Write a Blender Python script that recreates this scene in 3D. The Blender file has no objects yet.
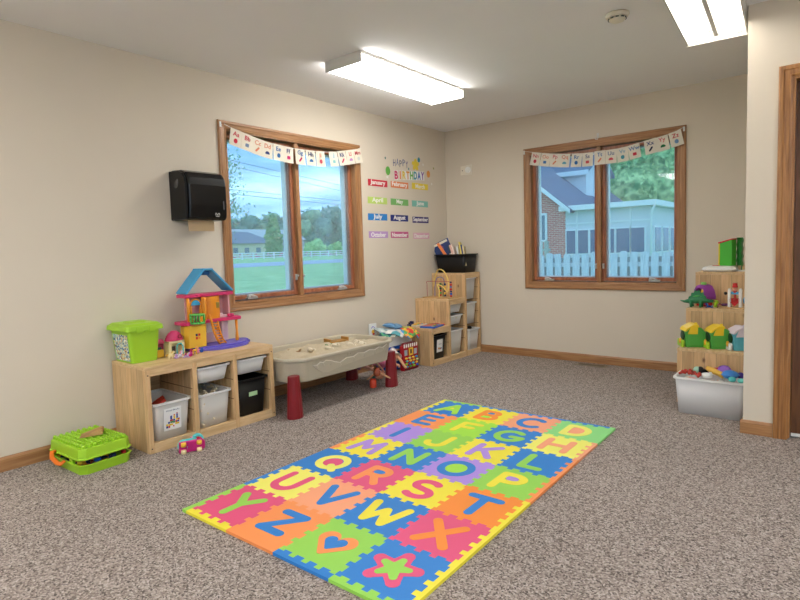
import bpy, bmesh, math, random
from mathutils import Vector, Matrix, noise as mnoise
random.seed(7)
PI = math.pi
sc = bpy.context.scene
COL = sc.collection
def lin(c):
    r = []
    for v in c[:3]:
        v = v / 255.0
        r.append(v / 12.92 if v <= 0.04045 else ((v + 0.055) / 1.055) ** 2.4)
    return (r[0], r[1], r[2], 1.0)
# ------------------------------------------------------------------ materials
MATS = {}
def nodes(m):
    m.use_nodes = True
    nt = m.node_tree
    return nt, nt.nodes, nt.links, nt.nodes['Principled BSDF']
def plastic(name, rgb, rough=0.45, var=0.06, scale=9.0, bump=0.0, metallic=0.0, spec=0.5):
    if name in MATS: return MATS[name]
    m = bpy.data.materials.new(name); nt, N, L, b = nodes(m)
    tc = N.new('ShaderNodeTexCoord'); nz = N.new('ShaderNodeTexNoise'); nz.inputs['Scale'].default_value = scale
    nz.inputs['Detail'].default_value = 3
    L.new(tc.outputs['Object'], nz.inputs['Vector'])
    mx = N.new('ShaderNodeMix'); mx.data_type = 'RGBA'
    c = lin(rgb)
    mx.inputs[6].default_value = tuple(v * (1 - var) for v in c[:3]) + (1,)
    mx.inputs[7].default_value = tuple(min(1, v * (1 + var)) for v in c[:3]) + (1,)
    L.new(nz.outputs['Fac'], mx.inputs[0]); L.new(mx.outputs[2], b.inputs['Base Color'])
    b.inputs['Roughness'].default_value = rough; b.inputs['Metallic'].default_value = metallic
    b.inputs['Specular IOR Level'].default_value = spec
    if bump:
        bp = N.new('ShaderNodeBump'); bp.inputs['Strength'].default_value = bump; bp.inputs['Distance'].default_value = 0.002
        n2 = N.new('ShaderNodeTexNoise'); n2.inputs['Scale'].default_value = scale * 12
        L.new(tc.outputs['Object'], n2.inputs['Vector']); L.new(n2.outputs['Fac'], bp.inputs['Height']); L.new(bp.outputs[0], b.inputs['Normal'])
    MATS[name] = m; return m
def wood(name, light, dark, axis=2, scale=6.0, stretch=12.0, rough=0.5, plank=0.0, plank_axis=0, knots=False):
    """grain runs along `axis`; optional plank tone change across plank_axis every `plank` metres"""
    if name in MATS: return MATS[name]
    m = bpy.data.materials.new(name); nt, N, L, b = nodes(m)
    tc = N.new('ShaderNodeTexCoord'); mp = N.new('ShaderNodeMapping')
    s = [scale * stretch] * 3; s[axis] = scale
    mp.inputs['Scale'].default_value = s
    L.new(tc.outputs['Object'], mp.inputs['Vector'])
    nz = N.new('ShaderNodeTexNoise'); nz.inputs['Scale'].default_value = 1.0; nz.inputs['Detail'].default_value = 5; nz.inputs['Distortion'].default_value = 0.6
    L.new(mp.outputs[0], nz.inputs['Vector'])
    cr = N.new('ShaderNodeValToRGB'); cr.color_ramp.elements[0].position = 0.36; cr.color_ramp.elements[1].position = 0.62
    cr.color_ramp.elements[0].color = lin(dark); cr.color_ramp.elements[1].color = lin(light)
    L.new(nz.outputs['Fac'], cr.inputs[0])
    last = cr.outputs[0]
    if plank:
        sp = N.new('ShaderNodeSeparateXYZ'); L.new(tc.outputs['Object'], sp.inputs[0])
        dv = N.new('ShaderNodeMath'); dv.operation = 'DIVIDE'; dv.inputs[1].default_value = plank
        ad = N.new('ShaderNodeMath'); ad.operation = 'ADD'; ad.inputs[1].default_value = plank * 0.5 + 3.0 * plank; L.new(sp.outputs[plank_axis], ad.inputs[0]); L.new(ad.outputs[0], dv.inputs[0])
        fl = N.new('ShaderNodeMath'); fl.operation = 'FLOOR'; L.new(dv.outputs[0], fl.inputs[0])
        wn = N.new('ShaderNodeTexWhiteNoise'); wn.noise_dimensions = '1D'; L.new(fl.outputs[0], wn.inputs['W'])
        mr = N.new('ShaderNodeMapRange'); mr.inputs['To Min'].default_value = 0.82; mr.inputs['To Max'].default_value = 1.1
        L.new(wn.outputs['Value'], mr.inputs['Value'])
        ml = N.new('ShaderNodeVectorMath'); ml.operation = 'SCALE'; L.new(last, ml.inputs[0]); L.new(mr.outputs[0], ml.inputs['Scale'])
        fr = N.new('ShaderNodeMath'); fr.operation = 'FRACT'; L.new(dv.outputs[0], fr.inputs[0])
        lt = N.new('ShaderNodeMath'); lt.operation = 'LESS_THAN'; lt.inputs[1].default_value = 0.035; L.new(fr.outputs[0], lt.inputs[0])
        mx = N.new('ShaderNodeMix'); mx.data_type = 'RGBA'; mx.inputs[7].default_value = tuple(v * 0.55 for v in lin(dark)[:3]) + (1,)
        L.new(lt.outputs[0], mx.inputs[0]); L.new(ml.outputs[0], mx.inputs[6]); last = mx.outputs[2]
    if knots:
        mk = N.new('ShaderNodeMapping'); k = [7.0] * 3; k[axis] = 4.0; mk.inputs['Scale'].default_value = k
        L.new(tc.outputs['Object'], mk.inputs['Vector'])
        vo = N.new('ShaderNodeTexVoronoi'); vo.inputs['Scale'].default_value = 1.0; L.new(mk.outputs[0], vo.inputs['Vector'])
        ck = N.new('ShaderNodeValToRGB'); ck.color_ramp.elements[0].position = 0.05; ck.color_ramp.elements[1].position = 0.11
        ck.color_ramp.elements[0].color = (1, 1, 1, 1); ck.color_ramp.elements[1].color = (0, 0, 0, 1)
        L.new(vo.outputs['Distance'], ck.inputs[0])
        m3 = N.new('ShaderNodeMix'); m3.data_type = 'RGBA'; m3.inputs[7].default_value = lin((92, 58, 30))
        L.new(ck.outputs[0], m3.inputs[0]); L.new(last, m3.inputs[6]); last = m3.outputs[2]
    L.new(last, b.inputs['Base Color'])
    b.inputs['Roughness'].default_value = rough
    MATS[name] = m; return m
def emissive(name, rgb, strength):
    if name in MATS: return MATS[name]
    m = bpy.data.materials.new(name); nt, N, L, b = nodes(m)
    b.inputs['Base Color'].default_value = (0.8, 0.8, 0.8, 1)
    tc = N.new('ShaderNodeTexCoord'); nz = N.new('ShaderNodeTexNoise'); nz.inputs['Scale'].default_value = 2.0
    L.new(tc.outputs['Object'], nz.inputs['Vector'])
    mr = N.new('ShaderNodeMapRange'); mr.inputs['To Min'].default_value = strength * 0.95; mr.inputs['To Max'].default_value = strength * 1.05
    L.new(nz.outputs['Fac'], mr.inputs['Value']); L.new(mr.outputs[0], b.inputs['Emission Strength'])
    b.inputs['Emission Color'].default_value = lin(rgb)
    MATS[name] = m; return m
def seethrough(name, rgb, alpha, rough=0.35):
    """milky plastic: part clear, the rest scattering light to both sides"""
    if name in MATS: return MATS[name]
    m = plastic(name, rgb, rough, 0.03); N = m.node_tree.nodes; L = m.node_tree.links; b = N['Principled BSDF']
    out = [n for n in N if n.type == 'OUTPUT_MATERIAL'][0]
    tl = N.new('ShaderNodeBsdfTranslucent'); tl.inputs[0].default_value = lin(rgb); tr = N.new('ShaderNodeBsdfTransparent')
    m1 = N.new('ShaderNodeMixShader'); m1.inputs[0].default_value = 0.2; L.new(b.outputs[0], m1.inputs[1]); L.new(tl.outputs[0], m1.inputs[2])
    m2 = N.new('ShaderNodeMixShader'); m2.inputs[0].default_value = alpha; L.new(tr.outputs[0], m2.inputs[1]); L.new(m1.outputs[0], m2.inputs[2])
    L.new(m2.outputs[0], out.inputs[0]); return m
def speckle_paint(name, rgb, bump=0.15, scale=220, rough=0.85, var=0.02):
    m = plastic(name, rgb, rough, var, 3.0, 0, 0, 0.25)
    N = m.node_tree.nodes; L = m.node_tree.links; b = N['Principled BSDF']
    tc = N.new('ShaderNodeTexCoord'); n2 = N.new('ShaderNodeTexNoise'); n2.inputs['Scale'].default_value = scale
    bp = N.new('ShaderNodeBump'); bp.inputs['Strength'].default_value = bump; bp.inputs['Distance'].default_value = 0.001
    L.new(tc.outputs['Object'], n2.inputs['Vector']); L.new(n2.outputs['Fac'], bp.inputs['Height']); L.new(bp.outputs[0], b.inputs['Normal'])
    return m
def carpet_mat():
    m = bpy.data.materials.new('carpet'); nt, N, L, b = nodes(m)
    tc = N.new('ShaderNodeTexCoord')
    vo = N.new('ShaderNodeTexVoronoi'); vo.inputs['Scale'].default_value = 170; L.new(tc.outputs['Object'], vo.inputs['Vector'])
    cr = N.new('ShaderNodeValToRGB'); cr.color_ramp.interpolation = 'CONSTANT'
    e = cr.color_ramp.elements; e[0].position = 0.0; e[0].color = lin((96, 87, 82)); e[1].position = 0.15; e[1].color = lin((130, 119, 112))
    for p, c in ((0.36, (152, 140, 132)), (0.6, (168, 156, 148)), (0.84, (188, 177, 169))):
        x = e.new(p); x.color = lin(c)
    sp = N.new('ShaderNodeSeparateColor'); L.new(vo.outputs['Color'], sp.inputs[0]); L.new(sp.outputs[0], cr.inputs[0])
    nz = N.new('ShaderNodeTexNoise'); nz.inputs['Scale'].default_value = 1.3; L.new(tc.outputs['Object'], nz.inputs['Vector'])
    mr = N.new('ShaderNodeMapRange'); mr.inputs['To Min'].default_value = 0.9; mr.inputs['To Max'].default_value = 1.06; L.new(nz.outputs['Fac'], mr.inputs['Value'])
    ml = N.new('ShaderNodeVectorMath'); ml.operation = 'SCALE'; L.new(cr.outputs[0], ml.inputs[0]); L.new(mr.outputs[0], ml.inputs['Scale'])
    L.new(ml.outputs[0], b.inputs['Base Color']); b.inputs['Roughness'].default_value = 0.95; b.inputs['Specular IOR Level'].default_value = 0.15
    bp = N.new('ShaderNodeBump'); bp.inputs['Strength'].default_value = 0.5; bp.inputs['Distance'].default_value = 0.004
    L.new(vo.outputs['Distance'], bp.inputs['Height']); L.new(bp.outputs[0], b.inputs['Normal'])
    return m
def brickish(name, c1, c2, mortar, scale, bw=0.5, rh=0.25):
    m = bpy.data.materials.new(name); nt, N, L, b = nodes(m)
    tc = N.new('ShaderNodeTexCoord'); mp = N.new('ShaderNodeMapping'); mp.inputs['Rotation'].default_value = (PI / 2, 0, 0)
    L.new(tc.outputs['Object'], mp.inputs['Vector'])
    br = N.new('ShaderNodeTexBrick'); br.inputs['Scale'].default_value = scale; br.inputs['Brick Width'].default_value = bw; br.inputs['Row Height'].default_value = rh
    br.inputs['Color1'].default_value = lin(c1); br.inputs['Color2'].default_value = lin(c2); br.inputs['Mortar'].default_value = lin(mortar)
    br.inputs['Mortar Size'].default_value = 0.015
    L.new(mp.outputs[0], br.inputs['Vector']); L.new(br.outputs['Color'], b.inputs['Base Color']); b.inputs['Roughness'].default_value = 0.9
    return m
# ------------------------------------------------------------------ mesh builder
class MB:
    def __init__(s): s.v = []; s.f = []; s.sm = []
    def add(s, vs, fs, smooth=False):
        o = len(s.v); s.v += [tuple(v) for v in vs]
        for f in fs: s.f.append([i + o for i in f]); s.sm.append(smooth)
        return s
    def box(s, x0, y0, z0, x1, y1, z1, M=None):
        vs = [Vector(p) for p in ((x0,y0,z0),(x1,y0,z0),(x1,y1,z0),(x0,y1,z0),(x0,y0,z1),(x1,y0,z1),(x1,y1,z1),(x0,y1,z1))]
        if M is not None: vs = [M @ v for v in vs]
        return s.add(vs, [(0,3,2,1),(4,5,6,7),(0,1,5,4),(1,2,6,5),(2,3,7,6),(3,0,4,7)])
    def prism(s, poly, a, b, axis='z', M=None, smooth=False):
        """extrude a 2D polygon between a and b along axis; poly coordinates are the two other axes in order"""
        def mk(p, t):
            if axis == 'z': q = Vector((p[0], p[1], t))
            elif axis == 'y': q = Vector((p[0], t, p[1]))
            else: q = Vector((t, p[0], p[1]))
            return M @ q if M is not None else q
        n = len(poly)
        s.add([mk(p, a) for p in poly] + [mk(p, b) for p in poly], [list(range(n))[::-1], list(range(n, 2 * n))] + [(i, (i + 1) % n, (i + 1) % n + n, i + n) for i in range(n)], smooth)
        return s
    def lathe(s, prof, c=(0, 0, 0), seg=20, M=None, smooth=True, sx=1, sy=1):
        vs = []
        for r, z in prof:
            for k in range(seg):
                a = 2 * PI * k / seg
                q = Vector((c[0] + r * sx * math.cos(a), c[1] + r * sy * math.sin(a), c[2] + z))
                vs.append(M @ q if M is not None else q)
        fs = []
        for i in range(len(prof) - 1):
            for k in range(seg):
                k2 = (k + 1) % seg
                fs.append((i * seg + k, i * seg + k2, (i + 1) * seg + k2, (i + 1) * seg + k))
        fs.append(list(range(seg))[::-1]); fs.append([(len(prof) - 1) * seg + k for k in range(seg)])
        return s.add(vs, fs, smooth)
    def ball(s, c, r, seg=14, rings=9, M=None):
        if not hasattr(r, '__len__'): r = (r, r, r)
        vs = []; fs = []
        for i in range(rings + 1):
            t = PI * i / rings
            for k in range(seg):
                a = 2 * PI * k / seg
                q = Vector((r[0] * math.sin(t) * math.cos(a), r[1] * math.sin(t) * math.sin(a), r[2] * math.cos(t)))
                if M is not None: q = M @ q
                vs.append(q + Vector(c))
        for i in range(rings):
            for k in range(seg):
                k2 = (k + 1) % seg
                fs.append((i * seg + k, (i + 1) * seg + k, (i + 1) * seg + k2, i * seg + k2))
        return s.add(vs, fs, True)
    def tube(s, pts, r, seg=8, closed=False, flat=1.0):
        pts = [Vector(p) for p in pts]; n = len(pts)
        rr = r if hasattr(r, '__len__') else [r] * n
        up = None; vs = []
        for i in range(n):
            if closed: d = pts[(i + 1) % n] - pts[i - 1]
            else: d = pts[min(i + 1, n - 1)] - pts[max(i - 1, 0)]
            d.normalize()
            if up is None:
                up = Vector((0, 0, 1)) if abs(d.z) < 0.9 else Vector((1, 0, 0))
            side = d.cross(up)
            if side.length < 1e-6: side = d.cross(Vector((0, 1, 0)))
            side.normalize(); up = side.cross(d).normalized()
            for k in range(seg):
                a = 2 * PI * k / seg
                vs.append(pts[i] + side * (rr[i] * math.cos(a)) + up * (rr[i] * flat * math.sin(a)))
        fs = []
        for i in range(n if closed else n - 1):
            j = (i + 1) % n
            for k in range(seg):
                k2 = (k + 1) % seg
                fs.append((i * seg + k, i * seg + k2, j * seg + k2, j * seg + k))
        if not closed: fs.append(list(range(seg))[::-1]); fs.append([(n - 1) * seg + k for k in range(seg)])
        return s.add(vs, fs, True)
    def sweep(s, a0, b0, a1, b1, prof, mp, sides='LBRT'):
        """profile (inset, depth) swept round a rectangle with mitred corners; mp(a, b, d) -> point"""
        n = len(prof)
        def ring(ca, cb, sa, sb): return [mp(ca + sa * i, cb + sb * i, d) for i, d in prof]
        cs = {'LB': ring(a0, b0, 1, 1), 'RB': ring(a1, b0, -1, 1), 'RT': ring(a1, b1, -1, -1), 'LT': ring(a0, b1, 1, -1)}
        for sd, (p, q) in {'B': ('LB', 'RB'), 'R': ('RB', 'RT'), 'T': ('RT', 'LT'), 'L': ('LT', 'LB')}.items():
            if sd not in sides: continue
            fs = [(k, (k + 1) % n, (k + 1) % n + n, k + n) for k in range(n)] + [list(range(n))[::-1], list(range(n, 2 * n))]
            s.add(cs[p] + cs[q], fs)
        return s
    def build(s, name, m, parent=None, bevel=0.0, seg=2, fix=True):
        me = bpy.data.meshes.new(name); me.from_pydata([tuple(v) for v in s.v], [], s.f)
        me.polygons.foreach_set('use_smooth', s.sm)
        me.update()
        if fix:
            bm = bmesh.new(); bm.from_mesh(me); bmesh.ops.recalc_face_normals(bm, faces=bm.faces); bm.to_mesh(me); bm.free()
        me.materials.append(m)
        o = bpy.data.objects.new(name, me); COL.objects.link(o)
        if parent is not None: o.parent = parent
        if bevel:
            b = o.modifiers.new('bevel', 'BEVEL'); b.width = bevel; b.segments = seg; b.limit_method = 'ANGLE'; b.angle_limit = math.radians(40)
        return o
def thing(name, label, cat, loc=(0, 0, 0), rz=0.0, group=None, kind=None):
    o = bpy.data.objects.new(name, None); COL.objects.link(o); o.empty_display_size = 0.05
    o.location = loc; o.rotation_euler = (0, 0, math.radians(rz))
    o['label'] = label; o['category'] = cat
    if group: o['group'] = group
    if kind: o['kind'] = kind
    return o
def tag(o, label, cat, group=None, kind=None, loc=None, rz=None):
    o['label'] = label; o['category'] = cat
    if group: o['group'] = group
    if kind: o['kind'] = kind
    if loc is not None: o.location = loc
    if rz is not None: o.rotation_euler = (0, 0, math.radians(rz))
    return o
def struct(o, label=None):
    o['kind'] = 'structure'
    if label: o['label'] = label
    return o
def rot(ax, deg, c=(0, 0, 0)):
    return Matrix.Translation(c) @ Matrix.Rotation(math.radians(deg), 4, ax) @ Matrix.Translation([-v for v in c])
# text as flat mesh lettering
def text_data(txt, size, extrude=0.0006, bold=0.0):
    cu = bpy.data.curves.new('t', 'FONT'); cu.body = txt; cu.size = size; cu.extrude = extrude; cu.align_x = 'CENTER'; cu.align_y = 'CENTER'
    cu.offset = bold; cu.resolution_u = 3
    o = bpy.data.objects.new('t', cu); COL.objects.link(o)
    dg = bpy.context.evaluated_depsgraph_get(); me = bpy.data.meshes.new_from_object(o.evaluated_get(dg), depsgraph=dg)
    bpy.data.objects.remove(o); bpy.data.curves.remove(cu)
    return me
def text_obj(name, txt, size, m, parent, M, bold=0.0, width=None, height=None):
    me = text_data(txt, size, bold=bold)
    xs = [v.co.x for v in me.vertices]; ys = [v.co.y for v in me.vertices]
    if xs:
        cx = (min(xs) + max(xs)) / 2; cy = (min(ys) + max(ys)) / 2
        kx = width / (max(xs) - min(xs)) if width else 1; ky = height / (max(ys) - min(ys)) if height else 1
        for v in me.vertices: v.co.x = (v.co.x - cx) * kx; v.co.y = (v.co.y - cy) * ky
    me.transform(M); me.materials.clear(); me.materials.append(m)
    o = bpy.data.objects.new(name, me); COL.objects.link(o); o.parent = parent
    return o
# 2D signed-distance shapes -> clean extruded meshes
def sdf_shape(mb, f, x0, y0, x1, y1, n, z0, z1, xf):
    """solid {f<0} extruded z0..z1, xf((x,y,z)) -> point"""
    key = {}; vs = []; fs = []
    def vid(p):
        k = (round(p[0], 5), round(p[1], 5))
        if k not in key: key[k] = len(vs); vs.append(k)
        return key[k]
    hx = (x1 - x0) / n; hy = (y1 - y0) / n
    g = [[f(x0 + i * hx, y0 + j * hy) for j in range(n + 1)] for i in range(n + 1)]
    for i in range(n):
        for j in range(n):
            c = [(i, j), (i + 1, j), (i + 1, j + 1), (i, j + 1)]; poly = []
            if all(g[a][b] > 0 for a, b in c): continue
            for k in range(4):
                a, b = c[k], c[(k + 1) % 4]; ga, gb = g[a[0]][a[1]], g[b[0]][b[1]]
                pa = (x0 + a[0] * hx, y0 + a[1] * hy); pb = (x0 + b[0] * hx, y0 + b[1] * hy)
                if ga <= 0: poly.append(pa)
                if (ga <= 0) != (gb <= 0):
                    t = ga / (ga - gb); poly.append((pa[0] + (pb[0] - pa[0]) * t, pa[1] + (pb[1] - pa[1]) * t))
            ids = []
            for p in poly:
                q = vid(p)
                if q not in ids: ids.append(q)
            if len(ids) > 2: fs.append(ids)
    ed = {}
    for q in fs:
        for k in range(len(q)):
            e = (q[k], q[(k + 1) % len(q)])
            ed[e] = 1
    bnd = [e for e in ed if (e[1], e[0]) not in ed]
    nv = len(vs)
    allv = [xf((x, y, z1)) for x, y in vs] + [xf((x, y, z0)) for x, y in vs]
    faces = [list(q) for q in fs] + [[b, a, a + nv, b + nv] for a, b in bnd]
    mb.add(allv, faces)
def seg_d(px, py, a, b):
    vx, vy = b[0] - a[0], b[1] - a[1]; wx, wy = px - a[0], py - a[1]
    l = vx * vx + vy * vy; t = max(0, min(1, (wx * vx + wy * vy) / l)) if l else 0
    return math.hypot(wx - t * vx, wy - t * vy)
def strokes_f(strokes, r):
    return lambda x, y: min(seg_d(x, y, s[k], s[k + 1]) for s in strokes for k in range(len(s) - 1)) - r
def arc(cx, cy, rx, ry, a0, a1, n=14):
    return [(cx + rx * math.cos(math.radians(a0 + (a1 - a0) * k / n)), cy + ry * math.sin(math.radians(a0 + (a1 - a0) * k / n))) for k in range(n + 1)]
# ------------------------------------------------------------------ camera (pose recovered from the room's corners)
cam = bpy.data.cameras.new('camera'); co = bpy.data.objects.new('camera', cam); COL.objects.link(co); sc.camera = co
yw, pt, rl = [math.radians(v) for v in (-39.4053, -4.1454, -1.7957)]
Fv = Vector((math.sin(yw) * math.cos(pt), math.cos(yw) * math.cos(pt), math.sin(pt)))
Rv = Fv.cross(Vector((0, 0, 1))).normalized(); Uv = Rv.cross(Fv)
R2 = math.cos(rl) * Rv + math.sin(rl) * Uv; U2 = -math.sin(rl) * Rv + math.cos(rl) * Uv
mw = Matrix((R2, U2, -Fv)).transposed().to_4x4(); mw.translation = (3.7035, -5.4415, 1.177)
co.matrix_world = mw
cam.sensor_width = 36; cam.lens = 555.04 / 800 * 36; cam.shift_x = 1.4734 / 800; cam.shift_y = -9.0691 / 800
cam.clip_start = 0.05; cam.clip_end = 600
sc.view_settings.view_transform = 'Standard'; sc.view_settings.look = 'None'; sc.view_settings.gamma = 1; sc.view_settings.exposure = 2.1
# ------------------------------------------------------------------ room
H = 2.531
WALL = speckle_paint('beige_wall_paint', (217, 206, 188))
CEIL = speckle_paint('ceiling_paint', (238, 238, 238), 0.2)
OAK = wood('oak_trim', (178, 128, 80), (142, 96, 56), 0, 5, 14, 0.4)
OAKX = wood('oak_trim_x', (176, 130, 86), (150, 104, 64), 0, 4, 16, 0.4)
OAKY = wood('oak_trim_y', (176, 130, 86), (150, 104, 64), 1, 4, 16, 0.4)
OAKZ = wood('oak_trim_z', (176, 130, 86), (150, 104, 64), 2, 4, 16, 0.4)
SASH = wood('sash_wood', (176, 112, 76), (138, 80, 52), 2, 4, 14, 0.4)
WHITE = plastic('white_plastic', (236, 236, 232), 0.4)
OFFW = plastic('offwhite_plastic', (222, 214, 192), 0.5)
METAL = plastic('brushed_metal', (206, 204, 198), 0.35, 0.1, 20, 0, 0.4)
BLACK = plastic('black_plastic', (16, 17, 19), 0.4, spec=0.35)
VINYL = plastic('white_vinyl', (225, 232, 236), 0.5)
struct(MB().box(-0.15, -8.1, -0.1, 6.1, 0.15, 0).build('floor', carpet_mat()), 'grey-brown speckled loop carpet')
struct(MB().box(-0.15, -8.1, H, 6.1, 0.15, H + 0.1).build('ceiling', CEIL), 'plain off-white painted ceiling')
# openings
LY0, LY1, LZ0, LZ1 = -2.946, -1.532, 0.811, 2.131
BX0, BX1, BZ0, BZ1 = 1.062, 2.484, 0.800, 2.129
m = MB(); m.box(-0.15, -8.1, 0, 0, LY0, H).box(-0.15, LY1, 0, 0, 0.15, H).box(-0.15, LY0, 0, 0, LY1, LZ0).box(-0.15, LY0, LZ1, 0, LY1, H)
struct(m.build('wall_left', WALL), 'long beige wall with the towel dispenser and one window')
m = MB(); m.box(0, 0, 0, BX0, 0.15, H).box(BX1, 0, 0, 3.33, 0.15, H).box(BX0, 0, 0, BX1, 0.15, BZ0).box(BX0, 0, BZ1, BX1, 0.15, H)
struct(m.build('wall_back', WALL), 'beige end wall with one window')
struct(MB().box(3.2, -1.42, 0, 3.33, 0, H).build('wall_right', WALL))
DX0, DX1, DZ = 3.42, 4.26, 2.08
m = MB(); m.box(3.2, -1.55, 0, DX0, -1.42, H).box(DX1, -1.55, 0, 6.0, -1.42, H).box(DX0, -1.55, DZ, DX1, -1.42, H)
struct(m.build('wall_front', WALL), 'beige wall end beside the dark wooden door')
struct(MB().box(6.0, -8.1, 0, 6.1, -7.0, H).box(6.0, -2.6, 0, 6.1, -1.42, H).box(6.0, -7.0, 0, 6.1, -2.6, 0.6).box(6.0, -7.0, 2.25, 6.1, -2.6, H).build('wall_far', WALL))
struct(MB().box(0, -8.1, 0, 0.7, -8.0, H).box(5.3, -8.1, 0, 6.0, -8.0, H).box(0.7, -8.1, 0, 5.3, -8.0, 0.5).box(0.7, -8.1, 2.25, 5.3, -8.0, H).build('wall_rear', WALL))
def baseboard(name, pts, nrm, m):
    """straight run between two points with inner normal nrm"""
    mb = MB(); (x0, y0), (x1, y1) = pts
    prof = [(0, 0), (0.013, 0), (0.013, 0.068), (0.009, 0.076), (0.006, 0.083), (0, 0.083)]
    vs = []
    for (x, y) in pts:
        for d, z in prof: vs.append((x + nrm[0] * (d + 0.0005), y + nrm[1] * (d + 0.0005), z + 0.0005))
    n = len(prof)
    mb.add(vs, [(k, (k + 1) % n, (k + 1) % n + n, k + n) for k in range(n)] + [list(range(n)), list(range(n, 2 * n))])
    return struct(mb.build(name, m))
baseboard('baseboard_left', ((0, -8.0), (0, 0)), (1, 0), OAKY)
baseboard('baseboard_back', ((0.014, 0), (3.185, 0)), (0, -1), OAKX)
baseboard('baseboard_right', ((3.2, -1.55), (3.2, -0.0)), (-1, 0), OAKY)
baseboard('baseboard_front', ((3.187, -1.55), (3.352, -1.55)), (0, -1), OAKX)
baseboard('baseboard_front_right', ((4.33, -1.55), (5.985, -1.55)), (0, -1), OAKX)
baseboard('baseboard_rear', ((0.014, -8.0), (5.985, -8.0)), (0, 1), OAKX)
# ------------------------------------------------------------------ windows
def pane_mat():
    m = bpy.data.materials.new('window_glass'); nt, N, L, b = nodes(m); N.remove(b)
    out = [n for n in N if n.type == 'OUTPUT_MATERIAL'][0]
    t = N.new('ShaderNodeBsdfTransparent'); t.inputs[0].default_value = (0.95, 0.975, 1.0, 1)
    g = N.new('ShaderNodeBsdfGlossy'); g.inputs['Roughness'].default_value = 0.02
    fr = N.new('ShaderNodeFresnel'); fr.inputs['IOR'].default_value = 1.35
    mx = N.new('ShaderNodeMixShader'); L.new(fr.outputs[0], mx.inputs[0]); L.new(t.outputs[0], mx.inputs[1]); L.new(g.outputs[0], mx.inputs[2])
    L.new(mx.outputs[0], out.inputs[0]); return m
def screen_mat():
    m = bpy.data.materials.new('insect_screen'); nt, N, L, b = nodes(m); N.remove(b)
    out = [n for n in N if n.type == 'OUTPUT_MATERIAL'][0]
    t = N.new('ShaderNodeBsdfTransparent'); d = N.new('ShaderNodeBsdfTranslucent'); d.inputs[0].default_value = (0.84, 0.89, 0.94, 1)
    d2 = N.new('ShaderNodeBsdfDiffuse'); d2.inputs[0].default_value = (0.84, 0.89, 0.94, 1); m1 = N.new('ShaderNodeMixShader')
    L.new(d.outputs[0], m1.inputs[1]); L.new(d2.outputs[0], m1.inputs[2])
    mx = N.new('ShaderNodeMixShader'); mx.inputs[0].default_value = 0.2
    L.new(t.outputs[0], mx.inputs[1]); L.new(m1.outputs[0], mx.inputs[2]); L.new(mx.outputs[0], out.inputs[0]); return m
PANE = pane_mat(); SCREEN = screen_mat()
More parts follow.
